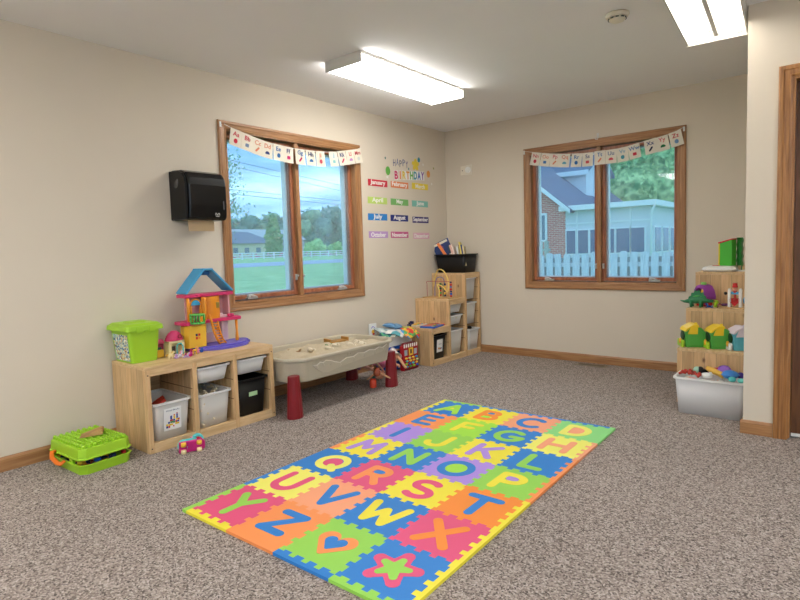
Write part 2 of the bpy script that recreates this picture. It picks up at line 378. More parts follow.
def window(name, a0, a1, b0, b1, mp, along, label):
    """opening a0..a1, b0..b1; mp(a, b, d): d grows into the room"""
    w = bpy.data.objects.new(name, None); COL.objects.link(w); struct(w, label)
    wh, wv = (OAKY, OAKZ) if along == 'y' else (OAKX, OAKZ)
    t = 0.065
    prof = [(0, 0.001), (0, 0.015), (0.006, 0.021), (0.020, 0.021), (0.026, 0.016), (0.052, 0.013), (0.058, 0.016), (t, 0.014), (t, 0.001)]
    MB().sweep(a0 - t, b0 - t, a1 + t, b1 + t, prof, mp, 'BT').build('casing_rail', wh, w)
    MB().sweep(a0 - t, b0 - t, a1 + t, b1 + t, prof, mp, 'LR').build('casing_stile', wv, w)
    MB().sweep(a0, b0, a1, b1, [(0, -0.13), (0, 0.008), (0.009, 0.008), (0.009, -0.13)], mp).build('jamb', wv, w)
    mid = (a0 + a1) / 2
    mm = MB()
    def bx(mb, p0, p1, q0, q1, d0, d1):
        c = [mp(p0, q0, d0), mp(p1, q1, d1)]
        return mb.box(*[min(c[0][i], c[1][i]) for i in range(3)], *[max(c[0][i], c[1][i]) for i in range(3)])
    bx(mm, mid - 0.020, mid + 0.020, b0 + 0.010, b1 - 0.010, -0.12, -0.012)
    mm.build('mullion', wv, w, 0.004)
    for p0, p1 in ((a0 + 0.010, mid - 0.021), (mid + 0.021, a1 - 0.010)):
        s = MB().sweep(p0, b0 + 0.017, p1, b1 - 0.017, [(0, -0.10), (0, -0.05), (0.026, -0.05), (0.034, -0.058), (0.034, -0.10)], mp).build('sash', SASH, w)
        g = MB(); bx(g, p0 + 0.030, p1 - 0.030, b0 + 0.047, b1 - 0.047, -0.083, -0.079); g.build('glass', PANE, s)
        g = MB(); g.add([mp(p0 + 0.032, b0 + 0.049, -0.066), mp(p1 - 0.032, b0 + 0.049, -0.066), mp(p1 - 0.032, b1 - 0.049, -0.066), mp(p0 + 0.032, b1 - 0.049, -0.066)], [(0, 1, 2, 3)])
        g.build('insect_screen', SCREEN, s)
        MB().sweep(p0 + 0.027, b0 + 0.044, p1 - 0.027, b1 - 0.044, [(0, -0.064), (0, -0.068), (0.007, -0.068), (0.007, -0.064)], mp).build('screen_frame', VINYL, s)
        MB().sweep(p0 + 0.004, b0 + 0.02, p1 - 0.004, b1 - 0.02, [(0, -0.15), (0, -0.101), (0.042, -0.101), (0.042, -0.15)], mp).build('outer_frame', VINYL, s)
        # crank handle on the sill rail
        pc = p0 + (p1 - p0) * 0.27
        if (p0 > mid): pc = p0 + (p1 - p0) * 0.72
        c = MB(); bx(c, pc - 0.05, pc + 0.045, b0 + 0.017, b0 + 0.034, -0.045, -0.012)
        c.tube([mp(pc - 0.035, b0 + 0.035, -0.025), mp(pc - 0.03, b0 + 0.052, -0.012), mp(pc + 0.0, b0 + 0.046, -0.004), mp(pc + 0.03, b0 + 0.03, -0.002)], [0.012, 0.009, 0.007, 0.008])
        c.ball(mp(pc - 0.035, b0 + 0.04, -0.02), 0.016); c.build('crank_handle', METAL, w, 0.003)
    for q in (-0.035, 0.035):
        l = MB(); bx(l, mid + q - 0.006, mid + q + 0.006, b0 + 0.14, b0 + 0.19, -0.05, -0.03)
        l.tube([mp(mid + q, b0 + 0.165, -0.03), mp(mid + q, b0 + 0.18, -0.012)], 0.005); l.build('sash_lock', METAL, w)
    MB().sweep(a0 - 0.03, b0 - 0.03, a1 + 0.03, b1 + 0.03, [(0, -0.19), (0, -0.152), (0.045, -0.152), (0.045, -0.19)], mp).build('exterior_trim', VINYL, w)
    return w
mpL = lambda a, b, d: (d, a, b)
mpB = lambda a, b, d: (a, -d, b)
window('window_1', LY0, LY1, LZ0, LZ1, mpL, 'y', 'oak-framed double casement window over the sand table')
window('window_2', BX0, BX1, BZ0, BZ1, mpB, 'x', 'oak-framed double casement window on the end wall')
window('added_window_rear', 0.7, 5.3, 0.5, 2.25, lambda a, b, d: (a, -8.0 + d, b), 'x', 'wide unseen window added for daylight at the back of the room')  # added out of view to let more daylight into the room
window('added_window_side', -7.0, -2.6, 0.6, 2.25, lambda a, b, d: (6.0 - d, a, b), 'y', 'wide unseen window added for daylight on the far side of the room')  # another unseen opening, added as a source of soft fill light
# ------------------------------------------------------------------ door on the right
DOOR = wood('dark_door_wood', (116, 74, 40), (84, 50, 26), 2, 3, 14, 0.45)
OAKD = wood('oak_door_casing', (176, 124, 72), (138, 92, 50), 2, 4, 18, 0.4)
d = bpy.data.objects.new('door_1', None); COL.objects.link(d); struct(d, 'dark brown wooden door in an oak casing')
mpD = lambda a, b, q: (a, -1.55 - q, b)
MB().sweep(DX0 - 0.066, -0.066, DX1 + 0.066, DZ + 0.066, [(0, 0.001), (0, 0.016), (0.008, 0.022), (0.022, 0.022), (0.028, 0.016), (0.05, 0.014), (0.056, 0.017), (0.066, 0.012), (0.066, 0.001)], lambda a, b, q: (a, -1.55 - q, max(b, 0.001)), 'LRT').build('casing', OAKD, d)
MB().sweep(DX0, 0, DX1, DZ, [(0, -0.13), (0, 0.006), (0.014, 0.006), (0.014, -0.13)], lambda a, b, q: (a, -1.55 - q, max(b, 0.001)), 'LRT').build('jamb', OAKD, d)
dd = MB().box(DX0 + 0.016, -1.50, 0.03, DX1 - 0.016, -1.46, DZ - 0.017)
for (xa, xb, za, zb) in ((0.13, 0.39, 0.2, 0.95), (0.45, 0.71, 0.2, 0.95), (0.13, 0.39, 1.1, 1.95), (0.45, 0.71, 1.1, 1.95)):
    dd.sweep(DX0 + xa, za, DX0 + xb, zb, [(0, -0.052), (0.012, -0.040), (0.03, -0.052)], mpD)
ds = dd.build('door_panel', DOOR, d)
MB().box(DX0 + 0.018, -1.505, 0.012, DX1 - 0.018, -1.455, 0.029).build('door_gap_light', WHITE, ds)  # white strip stands in for the light gap under the door
hb = MB(); hb.tube([(DX1 - 0.08, -1.5, 1.0), (DX1 - 0.08, -1.55, 1.0)], 0.012); hb.ball((DX1 - 0.08, -1.56, 1.0), 0.027); hb.build('door_knob', METAL, ds)
# ------------------------------------------------------------------ ceiling lights
LENS = emissive('light_lens', (255, 251, 246), 4.3)
TUBE = emissive('lamp_tube_glow', (255, 251, 246), 2.5)
ENAM = plastic('white_enamel', (214, 211, 203), 0.35)
LENS2 = emissive('added_light_lens', (255, 251, 246), 6.8)
def wrap_light(name, label, cx, cy, w=0.345, l=1.28, h=0.075, lens=None):
    t = thing(name, label, 'light', (cx, cy, H - 0.001))
    MB().box(-w / 2, -l / 2, -0.02, w / 2, l / 2, 0).build('housing', ENAM, t)
    for ya in (-l / 2, l / 2 - 0.012): MB().box(-w / 2, ya, -h, w / 2, ya + 0.012, -0.0205).build('end_plate', ENAM, t, 0.002)
    p = [(-w / 2 + 0.002, -0.021), (-w / 2 + 0.006, -h + 0.01), (-w / 2 + 0.02, -h + 0.002), (w / 2 - 0.02, -h + 0.002), (w / 2 - 0.006, -h + 0.01), (w / 2 - 0.002, -0.021)]
    MB().prism(p, -l / 2 + 0.013, l / 2 - 0.013, 'y').build('lens', lens or LENS, t)
    return t
wrap_light('ceiling_light', 'closed white fluorescent ceiling light with a glowing lens, in the middle of the ceiling', 0.938, -1.97)
def open_light(label, cx, cy, rz, w=0.36, l=1.28, h=0.085, group=None):
    t = thing('ceiling_light', label, 'light', (cx, cy, H - 0.001), rz, group)
    MB().box(-w / 2, -l / 2, -0.016, w / 2, l / 2, 0).prism([(-0.02, -0.017), (0.02, -0.017), (0.012, -0.06), (-0.012, -0.06)], -l / 2 + 0.03, l / 2 - 0.03, 'y').build('housing', ENAM, t)
    for sx in (-1, 1):
        MB().prism([(sx * w / 2, -0.017), (sx * (w / 2 - 0.004), -0.078), (sx * (w / 2 - 0.012), -0.078), (sx * (w / 2 - 0.028), -0.017)], -l / 2 + 0.013, l / 2 - 0.013, 'y').build('side_rail', ENAM, t)
    for sy in (-1, 1):
        y = sy * l / 2; ya, yb = sorted((y, y - sy * 0.012))
        MB().box(-w / 2, ya, -h, w / 2, yb, -0.017).build('end_plate', ENAM, t, 0.002)
    for x in (-0.12, -0.058, 0.058, 0.12):
        tb = MB().tube([(x, -l / 2 + 0.03, -0.048), (x, l / 2 - 0.03, -0.048)], 0.0135, 12).build('lamp_tube', TUBE, t)
        for ya in (l / 2 - 0.028, -l / 2 + 0.014): MB().box(x - 0.012, ya, -0.06, x + 0.012, ya + 0.014, -0.018).build('lamp_holder', WHITE, tb)
    return t
open_light('open ceiling light with bare fluorescent tubes, at the top right beside the wall end', 3.047, -1.943, 4.3, w=0.345)
gg = 'added unseen ceiling lights at the back of the room'
for cx, cy in ((0.938, -6.3), (3.1, -6.3), (5.2, -3.6), (5.2, -6.3)):  # unseen fixtures added to raise the room's brightness
    w_ = wrap_light('ceiling_light', 'added unseen ceiling light at the back of the room', cx, cy, lens=LENS2); w_['group'] = gg
# smoke detector
t = thing('smoke_detector', 'round cream smoke detector on the ceiling left of the tube light', 'smoke detector', (2.592, -1.975, H - 0.001))
MB().lathe([(0.066, 0), (0.066, -0.012), (0.058, -0.022), (0.05, -0.024)][::-1], seg=28).build('base', OFFW, t)
MB().lathe([(0.049, -0.0245), (0.047, -0.034), (0.036, -0.042), (0.001, -0.044)][::-1], seg=28).build('cap', OFFW, t)
v = MB()
for k in range(10):
    a = 2 * PI * k / 10
    v.box(0.0475, -0.009, -0.033, 0.0515, 0.009, -0.027, Matrix.Rotation(a, 4, 'Z'))
v.build('vent_slot', BLACK, t)
# wall plate and thermostat puck
t = thing('thermostat', 'small white round dial on a square plate, on the end wall near the corner', 'thermostat', (0.315, -0.001, 2.062))
MB().box(-0.035, -0.012, -0.055, 0.045, 0, 0.055).build('plate', plastic('plate_ivory', (226, 220, 204), 0.5), t, 0.003)
MB().lathe([(0.034, 0), (0.034, 0.012), (0.028, 0.016), (0.001, 0.017)], M=rot('X', 90) @ Matrix.Translation((0, 0, 0.0125)), seg=24).build('dial', WHITE, t)
t = thing('wall_plate', 'beige wall plate left of the round thermostat', 'wall plate', (0.243, -0.001, 2.062))
MB().box(-0.034, -0.005, -0.05, 0.033, 0, 0.05).build('plate', plastic('beige_plate', (232, 224, 206), 0.5), t, 0.002)
MB().box(-0.012, -0.007, -0.006, -0.004, -0.0052, 0.006).build('toggle', BLACK, t)
# floor register
t = thing('floor_vent', 'narrow metal floor register by the end wall baseboard', 'vent', (1.745, -0.125, 0.0005))
BRZ = plastic('register_metal', (142, 130, 110), 0.5, 0.1, 20, 0, 0.3)
MB().sweep(-0.15, -0.055, 0.15, 0.055, [(0, 0), (0, 0.004), (0.01, 0.006), (0.022, 0.006), (0.022, 0)], lambda a, b, q: (a, b, q)).build('frame', BRZ, t)
sl = MB()
for k in range(24): sl.box(-0.126 + k * 0.0108, -0.032, 0.0015, -0.1225 + k * 0.0108, 0.032, 0.0045)
sl.build('louvres', BRZ, t)
MB().box(-0.127, -0.032, 0.0, 0.127, 0.032, 0.001).build('duct_opening', BLACK, t)
# ------------------------------------------------------------------ paper towel dispenser
t = thing('paper_towel_dispenser', 'glossy black paper towel dispenser on the wall left of the window', 'dispenser', (0.001, -3.262, 1.432))
DG = plastic('gloss_black', (10, 10, 12), 0.25, spec=0.35); DG2 = plastic('satin_black', (14, 14, 16), 0.45, spec=0.3)
# side profile in (x, z)
pr = [(0, 0), (0.20, 0), (0.215, 0.02), (0.222, 0.10), (0.222, 0.24), (0.212, 0.29), (0.185, 0.325), (0.12, 0.345), (0, 0.352)]
MB().prism([(a, b) for a, b in pr], -0.138, 0.155, 'y').build('cover', DG, t, 0.012, 3)
pr2 = [(0.001, 0.004), (0.19, 0.004), (0.203, 0.024), (0.208, 0.10), (0.208, 0.24), (0.198, 0.285), (0.17, 0.318), (0.12, 0.335), (0.001, 0.343)]
MB().prism(pr2, -0.155, -0.1385, 'y').build('side_panel', DG2, t, 0.005)
MB().prism([(0.10 + 0.035 * math.cos(a), 0.25 + 0.022 * math.sin(a)) for a in [k * PI / 6 for k in range(12)]], -0.157, -0.1552, 'y', rot('Y', -50, (0.10, 0, 0.25))).build('level_window', plastic('smoke_window', (88, 88, 88), 0.25), t)
MB().prism([(0.150, 0.0), (0.152, 0.0), (0.155, -0.03), (0.153, -0.075), (0.151, -0.075), (0.153, -0.03)], -0.115, 0.085, 'y').build('paper_towel', plastic('kraft_paper', (196, 170, 132), 0.9), t)
k = MB()
k.tube([(0.2235, 0.055, 0.035), (0.2235, 0.06, 0.05), (0.2235, 0.072, 0.036), (0.2235, 0.084, 0.05), (0.2235, 0.09, 0.035)], 0.0022, 6); k.tube([(0.2235, 0.06, 0.028), (0.2235, 0.085, 0.028)], 0.002, 6)
k.build('hand_symbol', WHITE, t)
MB().box(0.2225, 0.122, 0.075, 0.2242, 0.130, 0.135).build('badge', plastic('badge_grey', (96, 96, 98), 0.3), t)
# small adhesive hooks and the crystal hook over the mullion
def hook(label, x, y, z, nx):
    t = thing('wall_hook', label, 'hook', (x, y, z), 0 if nx else -90, 'small adhesive hooks on the window frames')
    MB().box(0, -0.008, -0.02, 0.004, 0.008, 0.02).build('pad', WHITE, t, 0.002)
    MB().tube([(0.004, 0, 0.0), (0.012, 0, -0.004), (0.015, 0, -0.012), (0.018, 0, -0.004)], 0.0025).build('prong', WHITE, t)
hook('white adhesive hook at the upper left corner of the window above the sand table', 0.022, LY0 - 0.05, LZ1 + 0.03, True)
hook('white adhesive hook at the upper left corner of the end wall window', BX0 - 0.05, -0.022, BZ1 + 0.03, False)
hook('white adhesive hook at the upper right corner of the end wall window', BX1 + 0.05, -0.022, BZ1 + 0.03, False)
t = thing('wall_hook', 'clear plastic hook over the middle of the end wall window', 'hook', (1.775, -0.001, 2.215))
CLR = seethrough('clear_plastic', (238, 238, 234), 0.8)
MB().box(-0.012, -0.004, -0.018, 0.012, 0, 0.03).build('pad', CLR, t, 0.002)
MB().tube([(0, -0.004, 0), (0.01, -0.014, -0.01), (0.005, -0.026, -0.032), (-0.014, -0.028, -0.03), (-0.018, -0.026, -0.012)], 0.004).build('prong', CLR, t)
# ------------------------------------------------------------------ birthday wall stickers
def mpW(y, z, d=0.0): return Vector((d, y, z))
MW = Matrix(((0, 0, 1, 0), (1, 0, 0, 0), (0, 1, 0, 0), (0, 0, 0, 1)))       # text plane -> left wall
MBK = Matrix(((1, 0, 0, 0), (0, 0, -1, 0), (0, 1, 0, 0), (0, 0, 0, 1)))      # text plane -> end wall / front (-y) faces
INKW = plastic('white_ink', (240, 238, 232), 0.7)
months = [('January', (205, 44, 62), -1.208, 1.858), ('February', (226, 134, 86), -0.861, 1.863), ('March', (232, 208, 62), -0.506, 1.872),
 ('April', (190, 216, 110), -1.221, 1.684), ('May', (122, 182, 104), -0.870, 1.684), ('June', (126, 190, 176), -0.515, 1.682),
 ('July', (46, 128, 200), -1.225, 1.520), ('August', (26, 38, 116), -0.881, 1.517), ('September', (48, 34, 108), -0.512, 1.507),
 ('October', (184, 148, 200), -1.222, 1.344), ('November', (198, 92, 138), -0.884, 1.343), ('December', (222, 172, 190), -0.506, 1.333)]
cn = ['red', 'orange', 'yellow', 'pale green', 'green', 'pale teal', 'bright blue', 'navy blue', 'dark violet', 'lilac', 'deep pink', 'pale pink']
for (mn, c, y, z), nm in zip(months, cn):
    t = thing('month_sticker', '%s wall sticker strip reading %s' % (nm, mn), 'sticker', (0.0006, y, z), 0, 'month stickers on the wall')
    MB().box(0, -0.146, -0.033, 0.0012, 0.146, 0.033).build('strip', plastic('sticker_' + mn, c, 0.6), t)
    text_obj('lettering', mn, 0.06, INKW, t, Matrix.Translation((0.0019, 0, 0)) @ MW, 0.0016, width=min(0.27, 0.0295 * len(mn) + 0.02))
cols = [(205, 44, 100), (226, 120, 50), (222, 196, 60), (226, 150, 60), (110, 178, 84), (60, 150, 170), (52, 110, 190), (130, 80, 160)]
for i, ch in enumerate('BIRTHDAY'):
    t = thing('letter_sticker', 'coloured letter %s of the word BIRTHDAY on the wall' % ch if i not in () else '', 'sticker', (0.0006, -0.915 + i * 0.0655, 1.963 + i * 0.004), 0, 'BIRTHDAY letter stickers')
    text_obj('lettering', ch, 0.11, plastic('birthday_ink_%d' % i, cols[i], 0.6), t, Matrix.Translation((0.0026, 0, 0)) @ MW, 0.004, width=0.056 if ch != 'I' else 0.017, height=0.086)
    me = MB().box(0, -0.032 if ch != 'I' else -0.016, -0.048, 0.0012, 0.032 if ch != 'I' else 0.016, 0.048).build('backing', WHITE, t)
pcol = [(60, 70, 120), (72, 96, 150), (90, 90, 110), (70, 80, 130), (90, 70, 130)]
for i, ch in enumerate('HAPPY'):
    t = thing('letter_sticker', 'thin dark letter %s of the word HAPPY on the wall, %s' % (ch, ['first', 'second', 'third', 'fourth', 'last'][i]), 'sticker', (0.0006, -0.94 + i * 0.052, 2.092 + (0.008 if i % 2 else -0.006)), 0, 'HAPPY letter stickers')
    text_obj('lettering', ch, 0.09, plastic('happy_ink_%d' % i, pcol[i], 0.6), t, Matrix.Translation((0.0018, 0, 0)) @ MW, 0.0, width=0.036, height=0.07)
def balloon(label, y, z, r, c, star=False):
    t = thing('balloon_sticker', label, 'sticker', (0.0006, y, z), 0, 'balloon stickers around the greeting')
    mb = MB()
    if star:
        f = strokes_f([[(0, 0), (0.45 * math.cos(a), 0.45 * math.sin(a))] for a in [PI / 2 + k * 2 * PI / 5 for k in range(5)]], 0.22)
    else: f = lambda x, y_: math.hypot(x / 0.8, y_) - 0.6
    sdf_shape(mb, f, -1, -1, 1, 1, 16, 0, 0.0014, lambda p: (p[2], p[0] * r, p[1] * r)); mb.build('balloon', plastic('balloon_%d%d%d' % c, c, 0.5), t)
    MB().tube([(0.001, 0, -0.6 * r), (0.001, 0.1 * r, -0.9 * r), (0.001, -0.05 * r, -1.2 * r)], 0.0012, 5).build('ribbon', WHITE, t)
balloon('green balloon sticker left of the word BIRTHDAY', -1.045, 1.995, 0.075, (96, 170, 70))
balloon('yellow star balloon sticker with a teal tuft above the Y of BIRTHDAY', -0.578, 2.10, 0.10, (232, 206, 62), True)
balloon('orange balloon sticker right of the word BIRTHDAY', -0.345, 2.02, 0.065, (222, 150, 62))
balloon('small teal balloon sticker right of the yellow star balloon', -0.515, 2.16, 0.045, (40, 140, 160))
dn = [('dark green dot sticker at the top left of the greeting', -1.08, 2.12, (20, 110, 100)), ('olive dot sticker at the far right of the greeting', -0.243, 2.093, (150, 150, 80)),
      ('white ragged confetti sticker below the orange balloon', -0.285, 1.915, (236, 234, 228)), ('teal dot sticker under the word HAPPY', -0.70, 2.045, (50, 130, 130)),
      ('white confetti sticker below the green balloon', -1.06, 1.93, (236, 234, 228)), ('white confetti sticker above the orange balloon', -0.44, 2.115, (236, 234, 228))]
for lb, y, z, c in dn:
    mb = MB(); sdf_shape(mb, lambda x, y_: math.hypot(x, y_) - 0.7 - 0.25 * math.sin(5 * math.atan2(y_, x)), -1, -1, 1, 1, 12, 0, 0.0012, lambda p: (p[2], p[0] * 0.013, p[1] * 0.016))
    tag(mb.build('confetti_sticker', plastic('conf_%d%d%d' % c, c, 0.6)), lb, 'sticker', 'confetti stickers around the greeting', loc=(0.0006, y, z))
# ------------------------------------------------------------------ alphabet banners over the windows
CARD = plastic('card_paper', (226, 218, 200), 0.85)
def banner(label, pts, string, letters, wall, inks):
    """pts: card top centres (a, z); wall 'L' or 'B'"""
    cx = sum(p[0] for p in pts) / len(pts); off = 0.034
    t = thing('alphabet_banner', label, 'banner', (off, cx, 2.1) if wall == 'L' else (cx, -off, 2.1))
    base = MW if wall == 'L' else MBK
    W = lambda a, z, d: (Vector((d, a - cx, z - 2.1)) if wall == 'L' else Vector((a - cx, -d, z - 2.1)))
    sp = [string[0]] + [(p[0], p[1] - 0.004) for p in pts] + [string[1]]
    MB().tube([W(a, z, -0.003) for a, z in sp], 0.0018, 6).build('string', WHITE, t)
    for i, (a, z) in enumerate(pts):
        p0 = pts[max(i - 1, 0)]; p1 = pts[min(i + 1, len(pts) - 1)]
        ang = math.atan2(p1[1] - p0[1], p1[0] - p0[0])
        w, h = 0.104, 0.132
        bow = 0.004 * math.sin(i * 2.1)
        T = Matrix.Translation(W(a, z, 0.002)) @ base @ Matrix.Rotation(ang, 4, 'Z')
        mb = MB(); vs = []; n = 6
        for zz in (0.0, 0.0012):
            for j in range(n + 1):
                v = -h * j / n; c = 0.006 * (j / n) ** 2 + bow * (j / n)
                for x in (-w / 2, w / 2): vs.append(T @ Vector((x, v, zz + c)))
        o = 2 * (n + 1); fs = []
        for j in range(n):
            q = 2 * j; fs += [(q, q + 1, q + 3, q + 2), (o + q, o + q + 2, o + q + 3, o + q + 1), (q, q + 2, o + q + 2, o + q), (q + 1, o + q + 1, o + q + 3, q + 3)]
        fs += [(0, o, o + 1, 1), (2 * n, 2 * n + 1, o + 2 * n + 1, o + 2 * n)]
        mb.add(vs, fs); c = mb.build('card', CARD, t)
        ink, pic = inks[i]
        text_obj('lettering', letters[i], 0.052, plastic('ink_%d_%d_%d' % ink, ink, 0.8), c, T @ Matrix.Translation((0, -0.036, 0.0042 + max(bow, 0) * 0.4)), 0.0006, height=0.036 if letters[i] not in ('Jj', 'Pp', 'Qq', 'Gg', 'Yy') else 0.046)
        pb = MB(); k = i % 4; T2 = T @ Matrix.Translation((0, -0.09, 0.0062 + max(bow, 0) * 0.8)); fx = lambda p: T2 @ Vector((p[0] * 0.03, p[1] * 0.03, p[2]))
        f = [lambda x, y: math.hypot(x * 1.1, y) - 0.62, lambda x, y: max(abs(x) - 0.55, abs(y) - 0.45), strokes_f([[(-0.4, -0.4), (0.35, 0.45)]], 0.26), lambda x, y: max(math.hypot(x, y + 0.3) - 0.75, -y - 0.35)][k]
        sdf_shape(pb, f, -1, -1, 1, 1, 10, 0, 0.0008, fx); pb.build('picture', plastic('ink_%d_%d_%d' % pic, pic, 0.8), c)
R_, B_, O_, K_, T_ = (206, 84, 92), (44, 104, 164), (214, 132, 100), (36, 52, 110), (60, 140, 160)
LBp = [(-2.864, 2.137), (-2.763, 2.116), (-2.667, 2.097), (-2.577, 2.082), (-2.47, 2.074), (-2.367, 2.068), (-2.241, 2.066), (-2.125, 2.069), (-2.011, 2.074), (-1.854, 2.089), (-1.746, 2.108), (-1.639, 2.129), (-1.537, 2.15)]
banner('banner of letter cards Aa to Mm across the window above the sand table', LBp, ((-2.97, 2.165), (-1.475, 2.168)),
       ['Aa', 'Bb', 'Cc', 'Dd', 'Ee', 'Ff', 'Gg', 'Hh', 'Ii', 'Jj', 'Kk', 'Ll', 'Mm'], 'L',
       [(R_, (196, 40, 62)), (R_, (120, 140, 170)), (O_, O_), (O_, K_), (B_, B_), (K_, (200, 50, 110)), (B_, (180, 50, 90)), (K_, B_), (O_, (200, 70, 90)), ((130, 180, 200), (130, 190, 190)), (K_, (200, 50, 90)), (R_, (190, 130, 190)), (R_, (200, 200, 196))])
RBp = [(1.159, 2.14), (1.265, 2.117), (1.365, 2.1), (1.464, 2.085), (1.583, 2.073), (1.688, 2.067), (1.805, 2.069), (1.911, 2.067), (2.011, 2.071), (2.113, 2.085), (2.254, 2.109), (2.352, 2.122), (2.46, 2.146)]
banner('banner of letter cards Nn to Zz across the end wall window', RBp, ((1.02, 2.17), (2.53, 2.172)),
       ['Nn', 'Oo', 'Pp', 'Qq', 'Rr', 'Ss', 'Tt', 'Uu', 'Vv', 'Ww', 'Xx', 'Yy', 'Zz'], 'B',
       [(R_, (190, 40, 60)), (O_, B_), (R_, O_), (O_, (90, 160, 180)), (B_, B_), (K_, R_), (B_, O_), ((90, 110, 150), R_), ((130, 170, 190), T_), (B_, (196, 50, 70)), (K_, (30, 34, 60)), (R_, (20, 110, 60)), (R_, (110, 150, 190))])
# ------------------------------------------------------------------ foam alphabet mat
TS = 0.3072; MT = 0.013; BW = 0.102 * TS
mat = thing('foam_play_mat', 'large multicoloured interlocking foam alphabet mat lying on the carpet', 'play mat', (1.2998, -1.9866, 0.0008), 1.3248)
FC = dict(blue=(44, 128, 206), yellow=(240, 226, 62), orange=(246, 150, 84), green=(150, 212, 84), lime=(164, 224, 70), purple=(174, 140, 224), pink=(226, 84, 128), mint=(142, 220, 128), pale=(242, 238, 108), peach=(246, 164, 122), deep=(244, 142, 52))
def foam(c): return plastic('foam_' + c, FC[c], 0.55, 0.03, 6, 0.12, 0, 0.4)
A_ = 0.0115
def edge(i0, j0, i1, j1):
    """toothed line between grid points (in tiles); x=i, y=-j"""
    P = Vector((i0 * TS, -j0 * TS)); Q = Vector((i1 * TS, -j1 * TS)); d = (Q - P).normalized(); n = Vector((-d.y, d.x))
    out = [P]; m = 7; L0 = 0.03; st = (TS - 2 * L0) / m
    for k in range(m):
        s = A_ if k % 2 == 0 else -A_
        fl = 0.003
        a = L0 + k * st; b = a + st
        if k == 0: out.append(P + d * (a - 0.001))
        out.append(P + d * (a - fl if k % 2 == 0 else a + fl) * 1.0 + n * s) if k == 0 else out.append(P + d * (a + (fl if s < 0 else -fl)) + n * s)
        out.append(P + d * (b + (fl if s > 0 else -fl)) + n * s)
    out.append(P + d * (TS - L0 + 0.001)); 
    return out       # without end point
def rev_edge(i0, j0, i1, j1):
    e = edge(i1, j1, i0, j0); end = Vector((i0 * TS, -j0 * TS))
    return [end] + e[:0:-1]
tiles = [
 [('blue','A','lime',[('yellow',0,-0.02,0.13,0.14)]), ('yellow','B','deep',[('blue',-0.03,0.2,0.12,0.09),('lime',-0.02,-0.2,0.14,0.12)]), ('peach','C','blue',[]), ('mint','D','pale',[('peach',0,0,0.24,0.3)])],
 [('orange','E','blue',[]), ('lime','F','yellow',[]), ('blue','G','green',[]), ('pale','H','peach',[])],
 [('purple','I','blue',[]), ('green','J','yellow',[]), ('yellow','K','purple',[]), ('blue','L','green',[])],
 [('yellow','M','purple',[]), ('blue','N','green',[]), ('purple','O','blue',[('lime',0,0,0.28,0.32)]), ('green','P','yellow',[('purple',0.0,0.18,0.15,0.13)])],
 [('blue','Q','pale',[('pink',0,0,0.25,0.26)]), ('pink','R','orange',[('blue',0.0,0.18,0.15,0.12)]), ('yellow','S','pink',[]), ('deep','T','blue',[])],
 [('pale','U','pink',[]), ('peach','V','blue',[]), ('blue','W','yellow',[]), ('pink','X','deep',[])],
 [('pink','Y','green',[]), ('orange','Z','blue',[]), ('green','heart','orange',[]), ('blue','star','pink',[])]]
ST = dict(
 A=[[(-.34,-.4),(-.02,.38),(.02,.38),(.34,-.4)],[(-.2,-.12),(.2,-.12)]], B=[[(-.26,-.38),(-.26,.38),(0,.38)]+arc(0,.2,.22,.18,90,-90)+[(-.26,.02)],[(0,.02)]+arc(.02,-.18,.26,.2,90,-90)+[(-.26,-.38)]],
 C=[arc(.05,0,.36,.38,48,312)], D=[[(-.26,-.38),(-.26,.38),(-.04,.38)]+arc(-.04,0,.36,.38,90,-90)+[(-.26,-.38)]], E=[[(.26,.38),(-.24,.38),(-.24,-.38),(.26,-.38)],[(-.24,0),(.2,0)]],
 F=[[(.28,.36),(-.22,.36),(-.22,-.38)],[(-.22,0),(.18,0)]], G=[arc(.03,0,.36,.38,50,350)+[(.38,-.04),(.1,-.04)]], H=[[(-.3,-.38),(-.3,.38)],[(.3,-.38),(.3,.38)],[(-.3,0),(.3,0)]],
 I=[[(0,-.36),(0,.36)]], J=[[(.2,.38),(.2,-.16)]+arc(-.04,-.16,.24,.22,0,-180)], K=[[(-.26,-.38),(-.26,.38)],[(.28,.38),(-.2,-.04)],[(-.06,.06),(.28,-.38)]], L=[[(-.2,.38),(-.2,-.38),(.24,-.38)]],
 M=[[(-.36,-.38),(-.26,.36),(0,-.16),(.26,.36),(.36,-.38)]], N=[[(-.28,-.38),(-.28,.36),(.28,-.36),(.28,.38)]], O=[arc(0,0,.36,.38,0,360,20)], P=[[(-.24,-.38),(-.24,.38),(0,.38)]+arc(0,.17,.26,.21,90,-90)+[(-.24,-.04)]],
 Q=[arc(0,.02,.36,.36,0,360,20),[(.1,-.16),(.32,-.38)]], R=[[(-.26,-.38),(-.26,.38),(0,.38)]+arc(0,.18,.25,.2,90,-90)+[(-.26,-.02)],[(0,-.02),(.28,-.38)]],
 S=[arc(0,.19,.27,.2,40,225)+[(0,.0)]+arc(.0,-.2,.28,.2,60,-140)], T=[[(-.32,.36),(.32,.36)],[(0,.36),(0,-.38)]], U=[[(-.28,.38),(-.28,-.1)]+arc(0,-.1,.28,.28,180,360)+[(.28,.38)]], V=[[(-.32,.38),(0,-.36),(.32,.38)]],
 W=[[(-.4,.36),(-.22,-.34),(0,.16),(.22,-.34),(.4,.36)]], X=[[(-.3,.38),(.3,-.38)],[(.3,.38),(-.3,-.38)]], Y=[[(-.28,.38),(0,0),(.28,.38)],[(0,0),(0,-.4)]], Z=[[(-.28,.34),(.28,.34),(-.28,-.34),(.28,-.34)]])
def heart_f(s):
    def f(x, y):
        x, y = abs(x) / s, y / s + 0.02
        return min(math.hypot(x - 0.2 * (1 - t), y - (0.13 - 0.42 * t)) - (0.2 - 0.13 * t) for t in [k / 14 for k in range(15)])
    return f
